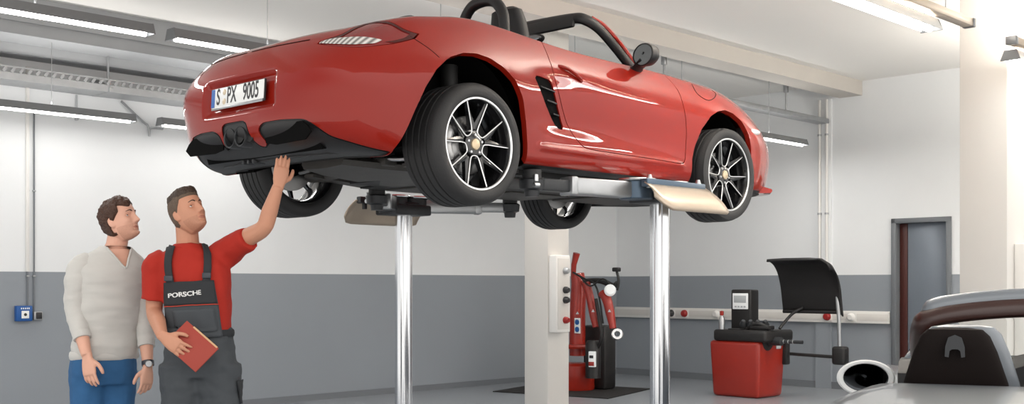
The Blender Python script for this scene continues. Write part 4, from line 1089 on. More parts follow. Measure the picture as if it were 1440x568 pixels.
for r in range(5):
    for q in range(m):
        b_ = np.array((2.35+.22*(1-(2*q/(m-1)-1)**2), .69-1.38*q/(m-1), .92)); V.append(tuple(top[q]*(r/4)+b_*(1-r/4)))
for r in range(4):
    for q in range(m-1): F.append((r*m+q, r*m+q+1, (r+1)*m+q+1, (r+1)*m+q))
mb = MB().add(V, F); g = mb.build('windscreen', M['glass'], wf); sd = g.modifiers.new('thick', 'SOLIDIFY'); sd.thickness = .005
rings = [[(2.05, y, .70), (2.06, y, .87+e), (2.14, y, .925+e), (2.40, y, .93), (2.5, y, .80)] for y, e in [(yy, .07*math.exp(-((yy-.0)/.2)**2)) for yy in np.linspace(-.70, .70, 17)]]
mb = MB(); mb.loft(rings); mb.build('dashboard', M['leather'], sv)
mb = MB(); mb.tube([(1.92+.05*math.sin(a), .37+.175*math.cos(a), .78+.165*math.sin(a)) for a in np.linspace(0, 2*math.pi, 31)[:-1]], .015, 10, closed=True); mb.build('steering_wheel', M['leather'], sv)
mb = MB(); mb.tube(spline_pts([(1.60, .13, .80), (1.60, .08, .97), (1.60, -.06, 1.00), (1.60, -.22, 1.0), (1.60, -.30, .92), (1.6, -.31, .8)], 5), .018, 10); mb.build('wind_deflector', M['leather'], sv)
for sgn in (1, -1):
    prof = [(0, -.085), (.045, -.075), (.070, -.045), (.080, .0), (.082, .03), (.078, .036)]
    mm = MB(); mm.lathe(prof, 32); Mt = Matrix.Translation((2.16, sgn*.865, .835)) @ Matrix.Rotation(R(8*sgn), 4, 'Z') @ Matrix.Rotation(math.pi, 4, 'Z')
    hm = MB().add([(-v[2]*-.9, v[0]*1.72, v[1]*1.12) for v in mm.V], mm.F, Mt).build('door_mirror', M['silver'], sv)
    g = MB(); g.lathe([(0, .030), (.070, .032)], 32); MB().add([(v[2]*.9, v[0]*1.58-.006*sgn, v[1]*1.04) for v in g.V], g.F, Mt).build('mirror_glass', M['mirror'], hm)
    rm = MB(); rm.lathe([(.066, .030), (.070, .042), (.080, .044), (.086, .036), (.084, .024)], 36); MB().add([(v[2]*.9, v[0]*1.70, v[1]*1.10) for v in rm.V], rm.F, Mt).build('mirror_rim', M['plate'], hm)
    mb = MB(); mb.tube([(2.20, sgn*.76, .80), (2.18, sgn*.84, .81)], [.03, .025], 10); mb.build('mirror_foot', M['silver'], hm)
for o in sv.children:
    if not o.name.startswith(('rear_body', 'tail_core')): o.location.x += .37
# ================================================================== THE TWO MEN
from mathutils import noise as mnoise
def skinmat(name, col): return material(name, col, .48, bump=.06, bscale=160, vary=.07, vscale=22, spec=.35)
M['skin_a'] = skinmat('skin_light', srgb(214, 164, 142)); M['skin_b'] = skinmat('skin_tan', srgb(192, 138, 112))
M['stubble'] = material('stubble_skin', srgb(196, 147, 125), .6, vary=.22, vscale=240); M['stubble_b'] = material('stubble_dark_skin', srgb(177, 125, 100), .6, vary=.2, vscale=240)
M['hair_brown'] = material('brown_hair', srgb(66, 40, 26), .5, bump=.9, bscale=110, vary=.5, vscale=70)
M['hair_short'] = material('short_greying_hair', srgb(92, 76, 62), .55, bump=.6, bscale=160, vary=.4, vscale=90)
M['hair_dark'] = material('dark_brown_hair', srgb(62, 48, 38), .5, bump=.7, bscale=130, vary=.4, vscale=80)
M['eyewhite'] = material('eye_white', srgb(225, 220, 214), .25); M['iris'] = material('iris_dark', srgb(52, 44, 40), .2)
M['lips'] = material('lips', srgb(172, 108, 92), .45)
M['knit'] = material('light_grey_knit', srgb(194, 192, 187), .9, bump=.35, bscale=420, sheen=.3, vary=.04, vscale=10)
M['jeans'] = material('blue_denim', srgb(46, 92, 136), .85, bump=.3, bscale=500, vary=.22, vscale=9)
M['tee'] = material('red_cotton', srgb(164, 36, 22), .85, bump=.2, bscale=300, vary=.05, vscale=9)
M['overall'] = material('charcoal_workwear', srgb(66, 70, 74), .8, bump=.25, bscale=350, vary=.10, vscale=8)
M['overall_dark'] = material('black_workwear', srgb(42, 44, 47), .8, bump=.25, bscale=350)
M['piping'] = material('red_piping', srgb(190, 60, 40), .7)
M['print'] = material('white_print', srgb(222, 222, 220), .6)
M['folder'] = material('red_brown_folder', srgb(152, 57, 44), .6, vary=.04, vscale=9)
M['paper'] = material('folder_edge', srgb(200, 160, 120), .6)
M['shoe'] = material('dark_shoe', (.02, .018, .016), .5)
M['watch'] = material('watch_dark', (.03, .035, .045), .3)

def wrinkle(o, amp, f=(7, 7, 4), seed=0.):
    me = o.data
    nrm = [v.normal.copy() for v in me.vertices]
    for v, n in zip(me.vertices, nrm):
        p = Vector((v.co.x*f[0]+seed, v.co.y*f[1]-seed, v.co.z*f[2]))
        q = Vector((v.co.x*f[0]*2.3-seed, v.co.y*f[1]*2.3, v.co.z*f[2]*2.6))
        v.co += n*(amp*(mnoise.noise(p)+.55*mnoise.noise(q)))
    me.update()

class Person:
    def __init__(s, name_label, Y, pxc):
        s.Y = Y; s.base = Vector(((pxc-720)/1600*Y, Y, 0)); s.root = thing('person', name_label, 'person', s.base)
    def J(s, px, py, dy=0.):
        Y = s.Y+dy; return Vector(((px-720)/1600*Y, Y, 1.32+(400-py)/1600*Y))-s.base
def limb(mb, pts, rad, n=16, flat=None, sub=4):
    P = spline_pts([tuple(p) for p in pts], sub); tt = np.linspace(0, 1, len(P)); t0 = np.linspace(0, 1, len(rad))
    if isinstance(rad[0], tuple): rr = list(zip(np.interp(tt, t0, [r[0] for r in rad]), np.interp(tt, t0, [r[1] for r in rad])))
    else: rr = [float(v) for v in np.interp(tt, t0, rad)]
    mb.tube(P, rr, n, up=(0, -1, .1)); return mb
def torso_rings(mb, rows, n=36, ex=.82):
    """rows: (centre Vector, half width, half depth, yaw degrees)."""
    C_ = np.array([list(r[0])+[r[1], r[2], r[3]] for r in rows], float); S_ = spline_pts(C_, 5); rings = []
    for x, y, z, hw, hd, ya in S_:
        L = (math.cos(R(ya)), math.sin(R(ya))); Fw = (math.sin(R(ya)), -math.cos(R(ya))); ring = []
        for k in range(n):
            a = 2*math.pi*k/n; c_, s_ = math.cos(a), math.sin(a)
            u = hw*math.copysign(abs(c_)**ex, c_); v = hd*math.copysign(abs(s_)**ex, s_)
            ring.append((x+L[0]*u+Fw[0]*v, y+L[1]*u+Fw[1]*v, z))
        rings.append(ring)
    return mb.loft(rings)

def head_points(n=144, m=110):
    """head in its own frame: x forward, y left, z up, eye line at z = 0."""
    V = []; F = []
    g = lambda v, s: math.exp(-(v/s)**2)
    tz = [-.1215, -.119, -.115, -.108, -.100, -.092, -.080, -.066, -.050, -.030, -.010, .010, .03, .05, .07, .09, .105, .114, .118]
    tf = [0, .048, .068, .080, .084, .082, .081, .084, .085, .087, .087, .090, .0935, .0925, .086, .070, .048, .026, 0]
    ts = [0, .020, .027, .035, .043, .049, .057, .063, .067, .071, .074, .076, .077, .0755, .070, .057, .040, .022, 0]
    tb = [0, .022, .030, .034, .038, .043, .052, .066, .082, .096, .102, .105, .105, .102, .094, .075, .052, .028, 0]
    for i in range(m+1):
        p = math.pi*i/m; z = -.00175+.11975*math.cos(p)
        xf, yp, xb = (float(np.interp(z, tz, q)) for q in (tf, ts, tb))
        if i in (0, m): xf = yp = xb = 0
        e = .86 if z < -.03 else .95
        for k in range(n):
            t = 2*math.pi*k/n; c_, s_ = math.cos(t), math.sin(t)
            x = (xf if c_ > 0 else xb)*math.copysign(abs(c_)**e, c_); y = yp*math.copysign(abs(s_)**e, s_)
            if c_ > 0:
                w = min(1, c_*2.0); d = 0
                for q in (1, -1):
                    d += .0055*g(z-.022, .010)*g(y-q*.026, .022)
                    d -= .0130*g(z+.001, .0115)*g(y-q*.031, .0145)
                    d += .0060*g(z+.026, .017)*g(y-q*.047, .016)
                    d += .0095*g(z+.041, .008)*g(y-q*.0130, .0065)
                    d -= .0045*g(z+.062, .018)*g(y-q*.045, .014)
                if -.056 < z < .018:
                    r = min(1, max(0, (.016-z)/.052)); d += (.008+.025*r)*g(y, .0080+.0055*r)*(1 if z > -.042 else max(0, 1-(-.042-z)/.010))
                d += .0060*g(z+.0645, .0055)*g(y, .020)+.0065*g(z+.0775, .0060)*g(y, .018)-.0050*g(z+.0708, .0024)*g(y, .023)
                d -= .0045*g(z+.089, .006)*g(y, .022)+.002*g(z+.055, .005)*g(y, .004)
                d += .0075*g(z+.104, .011)*g(y, .020)
                x += d*w
            V.append((x, y, z))
    for i in range(m):
        for k in range(n):
            k2 = (k+1) % n; F.append((i*n+k, (i+1)*n+k, (i+1)*n+k2, i*n+k2))
    return V, F
HV, HF = head_points()
def head_frame(c, fwd, roll=0.):
    f = Vector(fwd).normalized(); u = Vector((0, 0, 1)); u = (u-f*u.dot(f)).normalized(); u = Quaternion(f, R(roll)) @ u; l = u.cross(f)
    Mx = Matrix((f, l, u)).transposed().to_4x4(); Mx.translation = c; return Mx
def add_head(mb, Mx, k=1.):
    S_ = Matrix.Scale(k, 4); mb.add(HV, HF, Mx @ S_)
    for s in (1, -1):
        e = MB(); e.sphere((0, 0, 0), (.019, .008, .031), 18, 12)
        mb.add(e.V, e.F, Mx @ S_ @ Matrix.Translation((-.012, s*.077, -.014)) @ Matrix.Rotation(R(-24*s), 4, 'Z') @ Matrix.Rotation(R(-10), 4, 'Y'))
def head_shell(name, mask, off, mat, parent, Mx, k=1., nz=.0, f=60.):
    """part of the skull surface, lifted: hair, stubble; its edge runs down into the skin."""
    Vh = np.array(HV); keep = np.array([mask(*v) for v in HV]); Nh = Vh/np.linalg.norm(Vh, axis=1)[:, None]
    V2, N2, F2 = clip((Vh, Nh, HF), keep, False)
    Mk = Mx @ Matrix.Scale(k, 4); V = []
    for v in V2:
        kp = min(1, max(0, mask(*v))); v = Vector(v); d = v.normalized(); o = off(*v)*(.12+.88*kp**.6)
        o *= 1+nz*mnoise.noise(v*f)+nz*.6*mnoise.noise(v*f*2.4); V.append(Mk @ (v+d*o))
    fs = list(F2)
    for i, j in boundary(F2):
        a_, c_ = Vector(V2[i]), Vector(V2[j]); V += [Mk @ (a_*.96), Mk @ (c_*.96)]; fs.append((j, i, len(V)-2, len(V)-1))
    return mesh_obj(name, V, fs, mat, parent, True, 80)
def face_parts(root, Mx, brow, k=1., gaze=(1, 0, .15)):
    S_ = Mx @ Matrix.Scale(k, 4)
    HT = BVHTree.FromPolygons([Vector(v) for v in HV], HF)
    def on(y, z, lift=0.):
        h = HT.ray_cast(Vector((.3, y, z)), Vector((-1, 0, 0)))[0]; return (h.x+lift, y, z)
    for s in (1, -1):
        ex = on(s*.0315, 0)[0]-.0075
        mb = MB(); mb.sphere((ex, s*.0315, .0), (.0122, .0128, .0088), 16, 12); eb = MB().add(mb.V, mb.F, S_).build('eye', M['eyewhite'], root)
        g = Vector(gaze).normalized(); c = Vector((ex, s*.0315, .0012))+g*.0088
        mb = MB(); mb.sphere(tuple(c), (.0045, .0056, .0056), 12, 8); MB().add(mb.V, mb.F, S_).build('iris', M['iris'], eb)
        for zz, cz, r0 in ((.0062, .0090, .0024), (-.0062, -.0080, .0018)):
            mb = MB(); pts = spline_pts([on(s*.0180, zz*.1, .001), on(s*.0240, cz*.82, .0030), on(s*.0315, cz, .0042), on(s*.039, cz*.8, .0028), on(s*.0455, zz*.1, .0005)], 4); mb.tube(pts, [r0]*len(pts), 8)
            MB().add(mb.V, mb.F, S_).build('eyelid', root_skin[root.name], root)
        pts = spline_pts([on(s*.013, .0205, .0008), on(s*.028, .0265, .0012), on(s*.047, .0215, .0006)], 5); mb = MB(); mb.tube(pts, list(np.interp(np.linspace(0, 1, len(pts)), [0, .3, 1], [.0030, .0036, .0014])), 8)
        MB().add(mb.V, mb.F, S_).build('eyebrow', brow, root)
    for nm, zs in (('upper_lip', (-.0702, -.0672, -.0678, -.0672, -.0702)), ('lower_lip', (-.0716, -.0752, -.0764, -.0752, -.0716))):
        pts = spline_pts([on(y, z, -.0006) for y, z in zip((.023, .011, 0, -.011, -.023), zs)], 4)
        mb = MB(); mb.tube(pts, list(np.interp(np.linspace(0, 1, len(pts)), [0, .3, .7, 1], [.0012, .0030, .0030, .0012])), 8); MB().add(mb.V, mb.F, S_).build(nm, M['lips'], root)
root_skin = {}

def add_hand(mb, wrist, d, palm, curl, thumb_side, k=1., spread=4., thumb_in=.35, straight=None):
    """five fingers; d = direction of the hand, palm = palm normal, thumb_side = +1/-1 along palm x d."""
    d = Vector(d).normalized(); pn = Vector(palm); pn = (pn-d*pn.dot(d)).normalized(); s = pn.cross(d).normalized()*thumb_side
    w = Vector(wrist)
    rings = []
    for t, hw, hd in ((-.02, .028, .020), (.0, .029, .019), (.03, .037, .018), (.065, .042, .0165), (.09, .042, .0145), (.100, .038, .012)):
        c = w+d*(t*k)+s*(.002*k); rings.append([c+s*(hw*k*math.copysign(abs(math.cos(a))**.75, math.cos(a)))+pn*(hd*k*math.copysign(abs(math.sin(a))**.85, math.sin(a))) for a in np.linspace(0, 2*math.pi, 21)[:-1]])
    mb.loft(rings)
    for i, (off, ln, r) in enumerate(((.031, .073, .0088), (.0105, .082, .0092), (-.0105, .076, .0088), (-.030, .060, .0078))):
        a = R(spread*(1.5-i)); dd = (d*math.cos(a)+s*math.sin(a)).normalized()
        p = w+d*(.088*k)+s*(off*k); pts = [p-dd*.02*k, p]; c = curl[i] if isinstance(curl, (list, tuple)) else curl; ang = 0
        for seg, f in ((.45, .6), (.31, 1.0), (.24, .8)):
            ang += R(c*f); v = dd*math.cos(ang)+pn*math.sin(ang); p = p+v*(ln*seg*k); pts.append(p)
        P = spline_pts([tuple(q) for q in pts], 3); rr = list(np.interp(np.linspace(0, 1, len(P)), [0, .25, .5, .8, 1], [r*1.02*k, r*1.05*k, r*k, r*.9*k, r*.62*k])); mb.tube(P, rr, 12)
    b = w+d*(.026*k)+s*(.026*k)+pn*(.004*k)
    t1 = (d*.62+s*.72+pn*.18*1).normalized(); t2 = (d*(.62+thumb_in)+s*(.62-thumb_in)+pn*.25).normalized(); t3 = (d*(.75+thumb_in)+s*(.35-thumb_in)+pn*.30).normalized()
    P = spline_pts([tuple(q) for q in (b-t1*.012*k, b+t1*.018*k, b+t1*.040*k, b+t1*.040*k+t2*.032*k, b+t1*.040*k+t2*.032*k+t3*.024*k)], 4)
    mb.tube(P, list(np.interp(np.linspace(0, 1, len(P)), [0, .3, .55, .8, 1], [.014*k, .0135*k, .0115*k, .0108*k, .007*k])), 12)

def ray_patch(px_rows, tree, base, off):
    """grid of picture points dropped on a body surface (from the viewer's side), lifted by off."""
    rows = []
    for row in px_rows:
        r = []
        for px, py in row:
            d = Vector(((px-720)/1600, 1, (400-py)/1600)).normalized(); h = tree.ray_cast(Vector((0, 0, 1.32))-base, d, 30)
            r.append(None if h[0] is None else h[0]+h[1]*off)
        if any(q is not None for q in r): rows.append(r)
    last = None
    for r in rows:
        for i in range(len(r)):
            if r[i] is None:
                near = [q for q in r if q is not None]
                r[i] = min(near, key=lambda q: abs(r.index(q)-i)) if near else last[i]
        last = r
    return rows
def grid_obj(name, rows, mat, parent, thick):
    nu_ = len(rows[0]); mb = MB(); V = [p for r in rows for p in r]
    F = [(i*nu_+k, i*nu_+k+1, (i+1)*nu_+k+1, (i+1)*nu_+k) for i in range(len(rows)-1) for k in range(nu_-1)]
    o = mesh_obj(name, V, F, mat, parent, True, 70); sd = o.modifiers.new('thick', 'SOLIDIFY'); sd.thickness = thick; sd.offset = 0; return o
def tree_of(o):
    return BVHTree.FromPolygons([v.co.copy() for v in o.data.vertices], [tuple(p.vertices) for p in o.data.polygons])
def px_grid(tl, tr, br, bl, nu_, nv_):
    tl, tr, br, bl = map(np.array, (tl, tr, br, bl)); return [[tuple((tl*(1-u)+tr*u)*(1-v)+(bl*(1-u)+br*u)*v) for u in np.linspace(0, 1, nu_)] for v in np.linspace(0, 1, nv_)]

def legs(mb, P, hips, knees, ankles, r_hip, extra=0.):
    for h, k_, a in zip(hips, knees, ankles):
        limb(mb, [h, (h+k_)*.5, k_, (k_+a)*.5, a], [r_hip+extra, .082+extra, .062+extra, .060+extra, .046+extra*1.6], 20)
def shoe(P, ankle, yaw, mat):
    f = Vector((math.sin(R(yaw)), -math.cos(R(yaw)), 0)); l = Vector((math.cos(R(yaw)), math.sin(R(yaw)), 0)); rings = []
    for t, hw, h in ((-.075, .030, .06), (-.06, .038, .10), (.0, .040, .105), (.06, .042, .085), (.12, .048, .06), (.17, .046, .048), (.205, .030, .036), (.215, .012, .025)):
        c = Vector((ankle.x, ankle.y, 0))+f*t; rings.append([c+l*(hw*math.copysign(abs(math.cos(a))**.7, math.cos(a)))+Vector((0, 0, .003+h*(.5+.5*math.sin(a)))) for a in np.linspace(0, 2*math.pi, 19)[:-1]])
    mb = MB(); mb.loft(rings); o = mb.build('shoe', mat, P.root)
    mb = MB(); mb.prism([tuple((Vector((ankle.x, ankle.y))+Vector((f.x, f.y))*t+Vector((l.x, l.y))*w)) for t, w in ((-.078, .02), (-.078, -.02), (-.05, -.042), (.05, -.044), (.14, -.05), (.20, -.03), (.22, 0), (.20, .03), (.14, .05), (.05, .044), (-.05, .042))], 0, .022); mb.build('sole', M['rubber'], o)

# ------------------------------------------------------------------ man in the grey jumper
A = Person('man in light grey V-neck jumper and jeans looking up, left of the mechanic', 6.35, 147)
ra = A.root; root_skin[ra.name] = M['skin_a']; J = A.J
YA = 32
hc = J(169.5, 310, -.01); HM = head_frame(hc, (.90, -.25, .36), 0)
body = MB()
add_head(body, HM, .985)
limb(body, [J(160, 361, .02), J(164, 345, .015), J(168, 322, .0)], [.075, .058, .056], 20)
torso_rings(body, [(J(146, 512), .155, .10, YA), (J(148, 470), .150, .095, YA), (J(151, 420), .165, .105, YA), (J(156, 385), .165, .10, YA), (J(159, 366), .145, .075, YA), (J(161, 356), .105, .07, YA), (J(163, 350), .07, .062, YA)])
sh_r, el_r, wr_r = J(112, 377, -.10), J(107, 441, -.12), J(122, 500, -.21)
sh_l, el_l, wr_l = J(194, 380, .09), J(203, 448, .07), J(208, 514, -.03)
limb(body, [sh_r, (sh_r+el_r)*.5, el_r, (el_r*.55+wr_r*.45), wr_r], [.052, .048, .040, .040, .028], 18)
limb(body, [sh_l, (sh_l+el_l)*.5, el_l, (el_l*.55+wr_l*.45), wr_l], [.052, .048, .040, .040, .028], 18)
add_hand(body, wr_r+Vector((.002, 0, -.008)), (.17, -.10, -1), (.30, .95, 0), [12, 16, 20, 24], -1, 1.0, 4, .3)
add_hand(body, wr_l+Vector((0, 0, -.008)), (-.03, -.14, -1), (-.75, .60, 0), [20, 24, 28, 32], 1, .97, 3, .3)
hips = [J(128, 522, -.03), J(164, 522, .05)]; knees = [Vector((hips[0].x-.01, -.06, .50)), Vector((hips[1].x+.01, .02, .50))]; ank = [Vector((hips[0].x-.02, -.03, .09)), Vector((hips[1].x+.02, .07, .09))]
legs(body, A, hips, knees, ank, .085)
remeshed('body', body, .0042, M['skin_a'], ra, 3, .4)
face_parts(ra, HM, M['hair_brown'], .985, (1, -.05, .2))
def hair_a(x, y, z):
    fr = .050+.012*math.sin(y*60)                     # hairline above the forehead
    if x > .045: return (z-fr-.010)*60
    if x > -.01: return min((z-(-.012 if abs(y) > .055 else .03)-max(0, x)*.95)*60, 1)
    return min((z+.085-max(0, -x-.02)*.15)*50, 1) if not (abs(y) > .06 and x > -.028 and z < .02) else (z-.012)*60
head_shell('hair', hair_a, lambda x, y, z: .009+.014*max(0, z/.118)+.006*max(0, -x/.1), M['hair_brown'], ra, HM, .985, .45, 38)
head_shell('stubble', lambda x, y, z: min((-.052-z+.06*max(0, .05-x))*60, (x-.0)*60) if not (abs(y) < .024 and -.085 < z < -.060 and x > .06) else -1, lambda x, y, z: .0012, M['stubble'], ra, HM, .985, .1)
sw = MB()
torso_rings(sw, [(J(147.5, 503), .172, .122, YA), (J(148, 490), .180, .130, YA), (J(149, 465), .172, .120, YA), (J(151, 425), .184, .126, YA), (J(153, 395), .196, .128, YA), (J(156, 376), .196, .112, YA), (J(159, 362), .165, .092, YA), (J(162, 351), .098, .080, YA), (J(163, 346), .082, .075, YA)])
cr, cl_ = el_r*.42+wr_r*.58, el_l*.42+wr_l*.58
so = remeshed('jumper', sw, .0085, M['knit'], ra, 7, .5)
for pts, rad, sd_ in (([J(128, 368, -.07), J(113, 380, -.10), J(107, 412, -.11), el_r, cr], [.060, .072, .064, .057, .046], 4.), ([J(184, 372, .075), J(194, 386, .09), J(200, 420, .085), el_l, cl_], [.058, .066, .060, .055, .045], 7.)):
    sl = MB(); limb(sl, pts, rad, 24, sub=6); sl.sphere(tuple(pts[0]+(pts[1]-pts[0])*.35), .062, 20, 14)
    slo = remeshed('sleeve', sl, .0075, M['knit'], so, 6, .5); wrinkle(slo, .006, (7, 7, 16), sd_); wrinkle(slo, .002, (4, 4, 34), sd_+2)
wrinkle(so, .009, (5, 5, 9), 3.)
wrinkle(so, .004, (3, 3, 22), 9.)
# open V at the neck: cut the knit away where the throat shows, only on the side of the chest
def person_px(V, base):
    Wd = np.array(V)+np.array(base); return 720+1600*Wd[:, 0]/Wd[:, 1], 400-1600*(Wd[:, 2]-1.32)/Wd[:, 1], Wd[:, 1]
V_ = np.array([v.co[:] for v in so.data.vertices]); N_ = np.array([v.normal[:] for v in so.data.vertices]); F_ = [tuple(p.vertices) for p in so.data.polygons]
pxa, pya, _ = person_px(V_, A.base)
ph = np.maximum(poly_phi([(144, 330), (150, 349), (163, 363), (176.5, 376), (181, 364), (184, 350), (190, 330)], pxa, pya), (N_[:, 1]+.10)*40)
top_cut = np.maximum(-(pya-349), -100)
mesh_v = clip((V_, N_, F_), ph, False)
old = so.data; so.data = bpy.data.meshes.new('jumper'); so.data.from_pydata([tuple(map(float, v)) for v in mesh_v[0]], [], [tuple(map(int, f)) for f in mesh_v[2]]); so.data.update()
so.data.materials.append(M['knit']); so.data.polygons.foreach_set('use_smooth', [True]*len(so.data.polygons)); bpy.data.meshes.remove(old)
tb = BVHTree.FromPolygons([Vector(v) for v in V_], F_)
vl = []
for px, py in spline_pts([(150, 348), (162.5, 362), (176.5, 376.5), (181, 364), (184.5, 351)], 5):
    h = tb.ray_cast(Vector((0, 0, 1.32))-A.base, Vector(((px-720)/1600, 1, (400-py)/1600)).normalized(), 30)[0]
    if h is not None: vl.append(h)
mb = MB(); mb.tube(vl, .0065, 8); mb.build('neckband', M['knit'], so)
for c, d, r in ((cr, wr_r-el_r, .047), (cl_, wr_l-el_l, .046)):
    mb = MB(); q = axis_matrix(c-d.normalized()*.012, d); mb.lathe([(r-.012, -.02), (r, -.02), (r+.002, 0), (r, .018), (r-.010, .018)], 24, q, True); mb.build('cuff', M['knit'], so)
jn = MB()
torso_rings(jn, [(J(146, 540), .165, .125, YA), (J(146, 520), .178, .128, YA), (J(146, 503), .175, .118, YA), (J(146, 492), .165, .11, YA)])
legs(jn, A, hips, knees, ank, .098, .018)
jo = remeshed('jeans', jn, .009, M['jeans'], ra, 6, .5); wrinkle(jo, .007, (6, 6, 8), 1.); wrinkle(jo, .004, (14, 14, 10), 4.)
hm_ = [J(147, 499)+Vector((.180*math.cos(a)*math.cos(R(YA))+.122*math.sin(a)*math.sin(R(YA)), .180*math.cos(a)*math.sin(R(YA))-.122*math.sin(a)*math.cos(R(YA)), 0)) for a in np.linspace(0, 2*math.pi, 49)[:-1]]
mb = MB(); mb.tube([tuple(p) for p in hm_], [(.008, .024)]*48, 8, up=(0, 0, 1), closed=True); mb.build('hem_band', M['knit'], so)
for a in ank: shoe(A, a, 25, M['shoe'])
mb = MB(); q = axis_matrix(wr_l+Vector((0, 0, .012)), wr_l-el_l); mb.lathe([(.029, -.012), (.034, -.012), (.034, .012), (.029, .012)], 24, q, True); wt = mb.build('wrist_watch', M['watch'], ra)
mb = MB(); mb.lathe([(0, .008), (.016, .008), (.019, .004), (.019, -.004), (0, -.004)], 20, axis_matrix(wr_l+Vector((.014, -.031, .012)), (.4, -1, .1))); mb.build('watch_face', M['galv'], wt)

# ------------------------------------------------------------------ mechanic
B = Person('mechanic in red t-shirt and charcoal bib overalls, one arm raised to the car', 6.10, 283)
rb = B.root; root_skin[rb.name] = M['skin_b']; J = B.J
YB = -8
hc = J(264.5, 299, -.02); HM = head_frame(hc, (.72, -.52, .46), 6)
body = MB(); add_head(body, HM, .985)
limb(body, [J(263, 356, .03), J(264, 340, .025), J(262, 315, .01)], [.078, .060, .057], 20)
torso_rings(body, [(J(281, 500), .155, .10, YB), (J(279, 465), .150, .095, YB), (J(275, 415), .165, .105, YB), (J(271, 378), .165, .10, YB), (J(267, 362), .14, .075, YB), (J(264, 352), .08, .062, YB)])
sh_r, el_r, wr_r = J(221, 370, .0), J(217, 437, .0), J(228, 472, -.265)
sh_l, el_l, wr_l = J(322, 351, .02), J(372, 319, -.10), J(391, 262, -.14)
limb(body, [sh_r, (sh_r+el_r)*.5, el_r, (el_r*.55+wr_r*.45), wr_r], [.054, .050, .043, .042, .029], 18)
limb(body, [J(300, 362, .02), sh_l, (sh_l*.45+el_l*.55), el_l+Vector((-.004, 0, -.004)), (el_l*.6+wr_l*.4), wr_l], [.06, .058, .050, .044, .043, .029], 18)
add_hand(body, wr_l+Vector((.002, 0, .004)), (.17, .05, 1), (-.45, 1, 0), [6, 4, 4, 7], 1, .98, 1.5, .30)
add_hand(body, wr_r+Vector((.006, -.004, -.004)), (.78, -.10, -.55), (.05, 1, -.1), [16, 18, 20, 24], -1, .98, 5, .2)
hips = [J(262, 515, .0), J(303, 515, .0)]; knees = [Vector((hips[0].x-.03, -.03, .50)), Vector((hips[1].x+.05, -.02, .50))]; ank = [Vector((hips[0].x-.05, .02, .09)), Vector((hips[1].x+.09, .03, .09))]
legs(body, B, hips, knees, ank, .085)
remeshed('body', body, .0042, M['skin_b'], rb, 3, .4)
face_parts(rb, HM, M['hair_dark'], .985, (1, .05, .15))
def hair_b(x, y, z):
    if x > .04: return (z-.060)*60
    if x > -.005: return (z-(.0 if abs(y) > .055 else .03)-max(0, x)*1.25)*60
    return min((z+.062)*50, 1) if not (abs(y) > .06 and x > -.028 and z < .02) else (z-.012)*60
head_shell('hair', hair_b, lambda x, y, z: .0055+.013*max(0, z/.118)**2*(1 if x > -.06 else .6), M['hair_short'], rb, HM, .985, .25, 60)
head_shell('hair_top', lambda x, y, z: min((z-.070)*60, (x+.055)*60, 1), lambda x, y, z: .022+.012*max(0, x/.1), M['hair_dark'], rb, HM, .985, .3, 45)
head_shell('stubble', lambda x, y, z: min((-.056-z+.05*max(0, .05-x))*60, (x-.005)*60) if not (abs(y) < .024 and -.085 < z < -.060 and x > .06) else -1, lambda x, y, z: .0010, M['stubble_b'], rb, HM, .985, .1)
te = MB()
torso_rings(te, [(J(281, 492), .168, .115, YB), (J(280, 470), .168, .115, YB), (J(278, 430), .180, .122, YB), (J(274, 395), .195, .126, YB), (J(270, 372), .195, .112, YB), (J(266, 357), .150, .086, YB), (J(264, 347), .085, .075, YB), (J(264, 343), .070, .066, YB)])
limb(te, [J(234, 366, .01), sh_r+Vector((0, 0, -.02)), (sh_r+el_r)*.5, sh_r*.2+el_r*.8+Vector((-.004, 0, 0))], [.072, .074, .072, .076], 20)
limb(te, [J(296, 372, .02), J(318, 355, .02), J(335, 344, -.02), J(350, 335, -.055)], [.085, .078, .070, .066], 20)
to = remeshed('t_shirt', te, .0085, M['tee'], rb, 7, .5); wrinkle(to, .009, (6, 6, 6), 5.); wrinkle(to, .004, (14, 14, 9), 8.)
mb = MB(); nk = [J(264, 345, .0)+Vector((.072*math.cos(a), .066*math.sin(a), .012*math.sin(a))) for a in np.linspace(0, 2*math.pi, 33)[:-1]]; mb.tube(nk, .007, 8, closed=True); mb.build('neckband', M['tee'], to)
tr = MB()
torso_rings(tr, [(J(282, 530), .178, .135, YB), (J(282, 510), .190, .138, YB), (J(281, 490), .186, .132, YB), (J(280, 474), .180, .127, YB), (J(279, 462), .178, .126, YB)])
legs(tr, B, hips, knees, ank, .110, .030)
tro = remeshed('overall_trousers', tr, .009, M['overall'], rb, 6, .5); wrinkle(tro, .010, (6, 6, 8), 2.); wrinkle(tro, .005, (13, 13, 16), 6.)
allb = BVHTree.FromPolygons([v.co.copy() for v in to.data.vertices]+[v.co.copy() for v in tro.data.vertices], [tuple(p.vertices) for p in to.data.polygons]+[tuple(i+len(to.data.vertices) for i in p.vertices) for p in tro.data.polygons])
bib = grid_obj('bib', ray_patch(px_grid((233, 398), (301, 395), (312, 474), (236, 476), 22, 22), allb, B.base, .010), M['overall'], rb, .006)
grid_obj('bib_panel', ray_patch(px_grid((233.5, 397), (301, 394), (304, 427), (234.5, 430), 20, 10), allb, B.base, .015), M['overall_dark'], bib, .005)
mb = MB(); mb.tube(ray_patch([[(235+70*q, 431-3.5*q) for q in np.linspace(0, 1, 16)]], allb, B.base, .0195)[0], .0024, 6); mb.build('piping', M['piping'], bib)
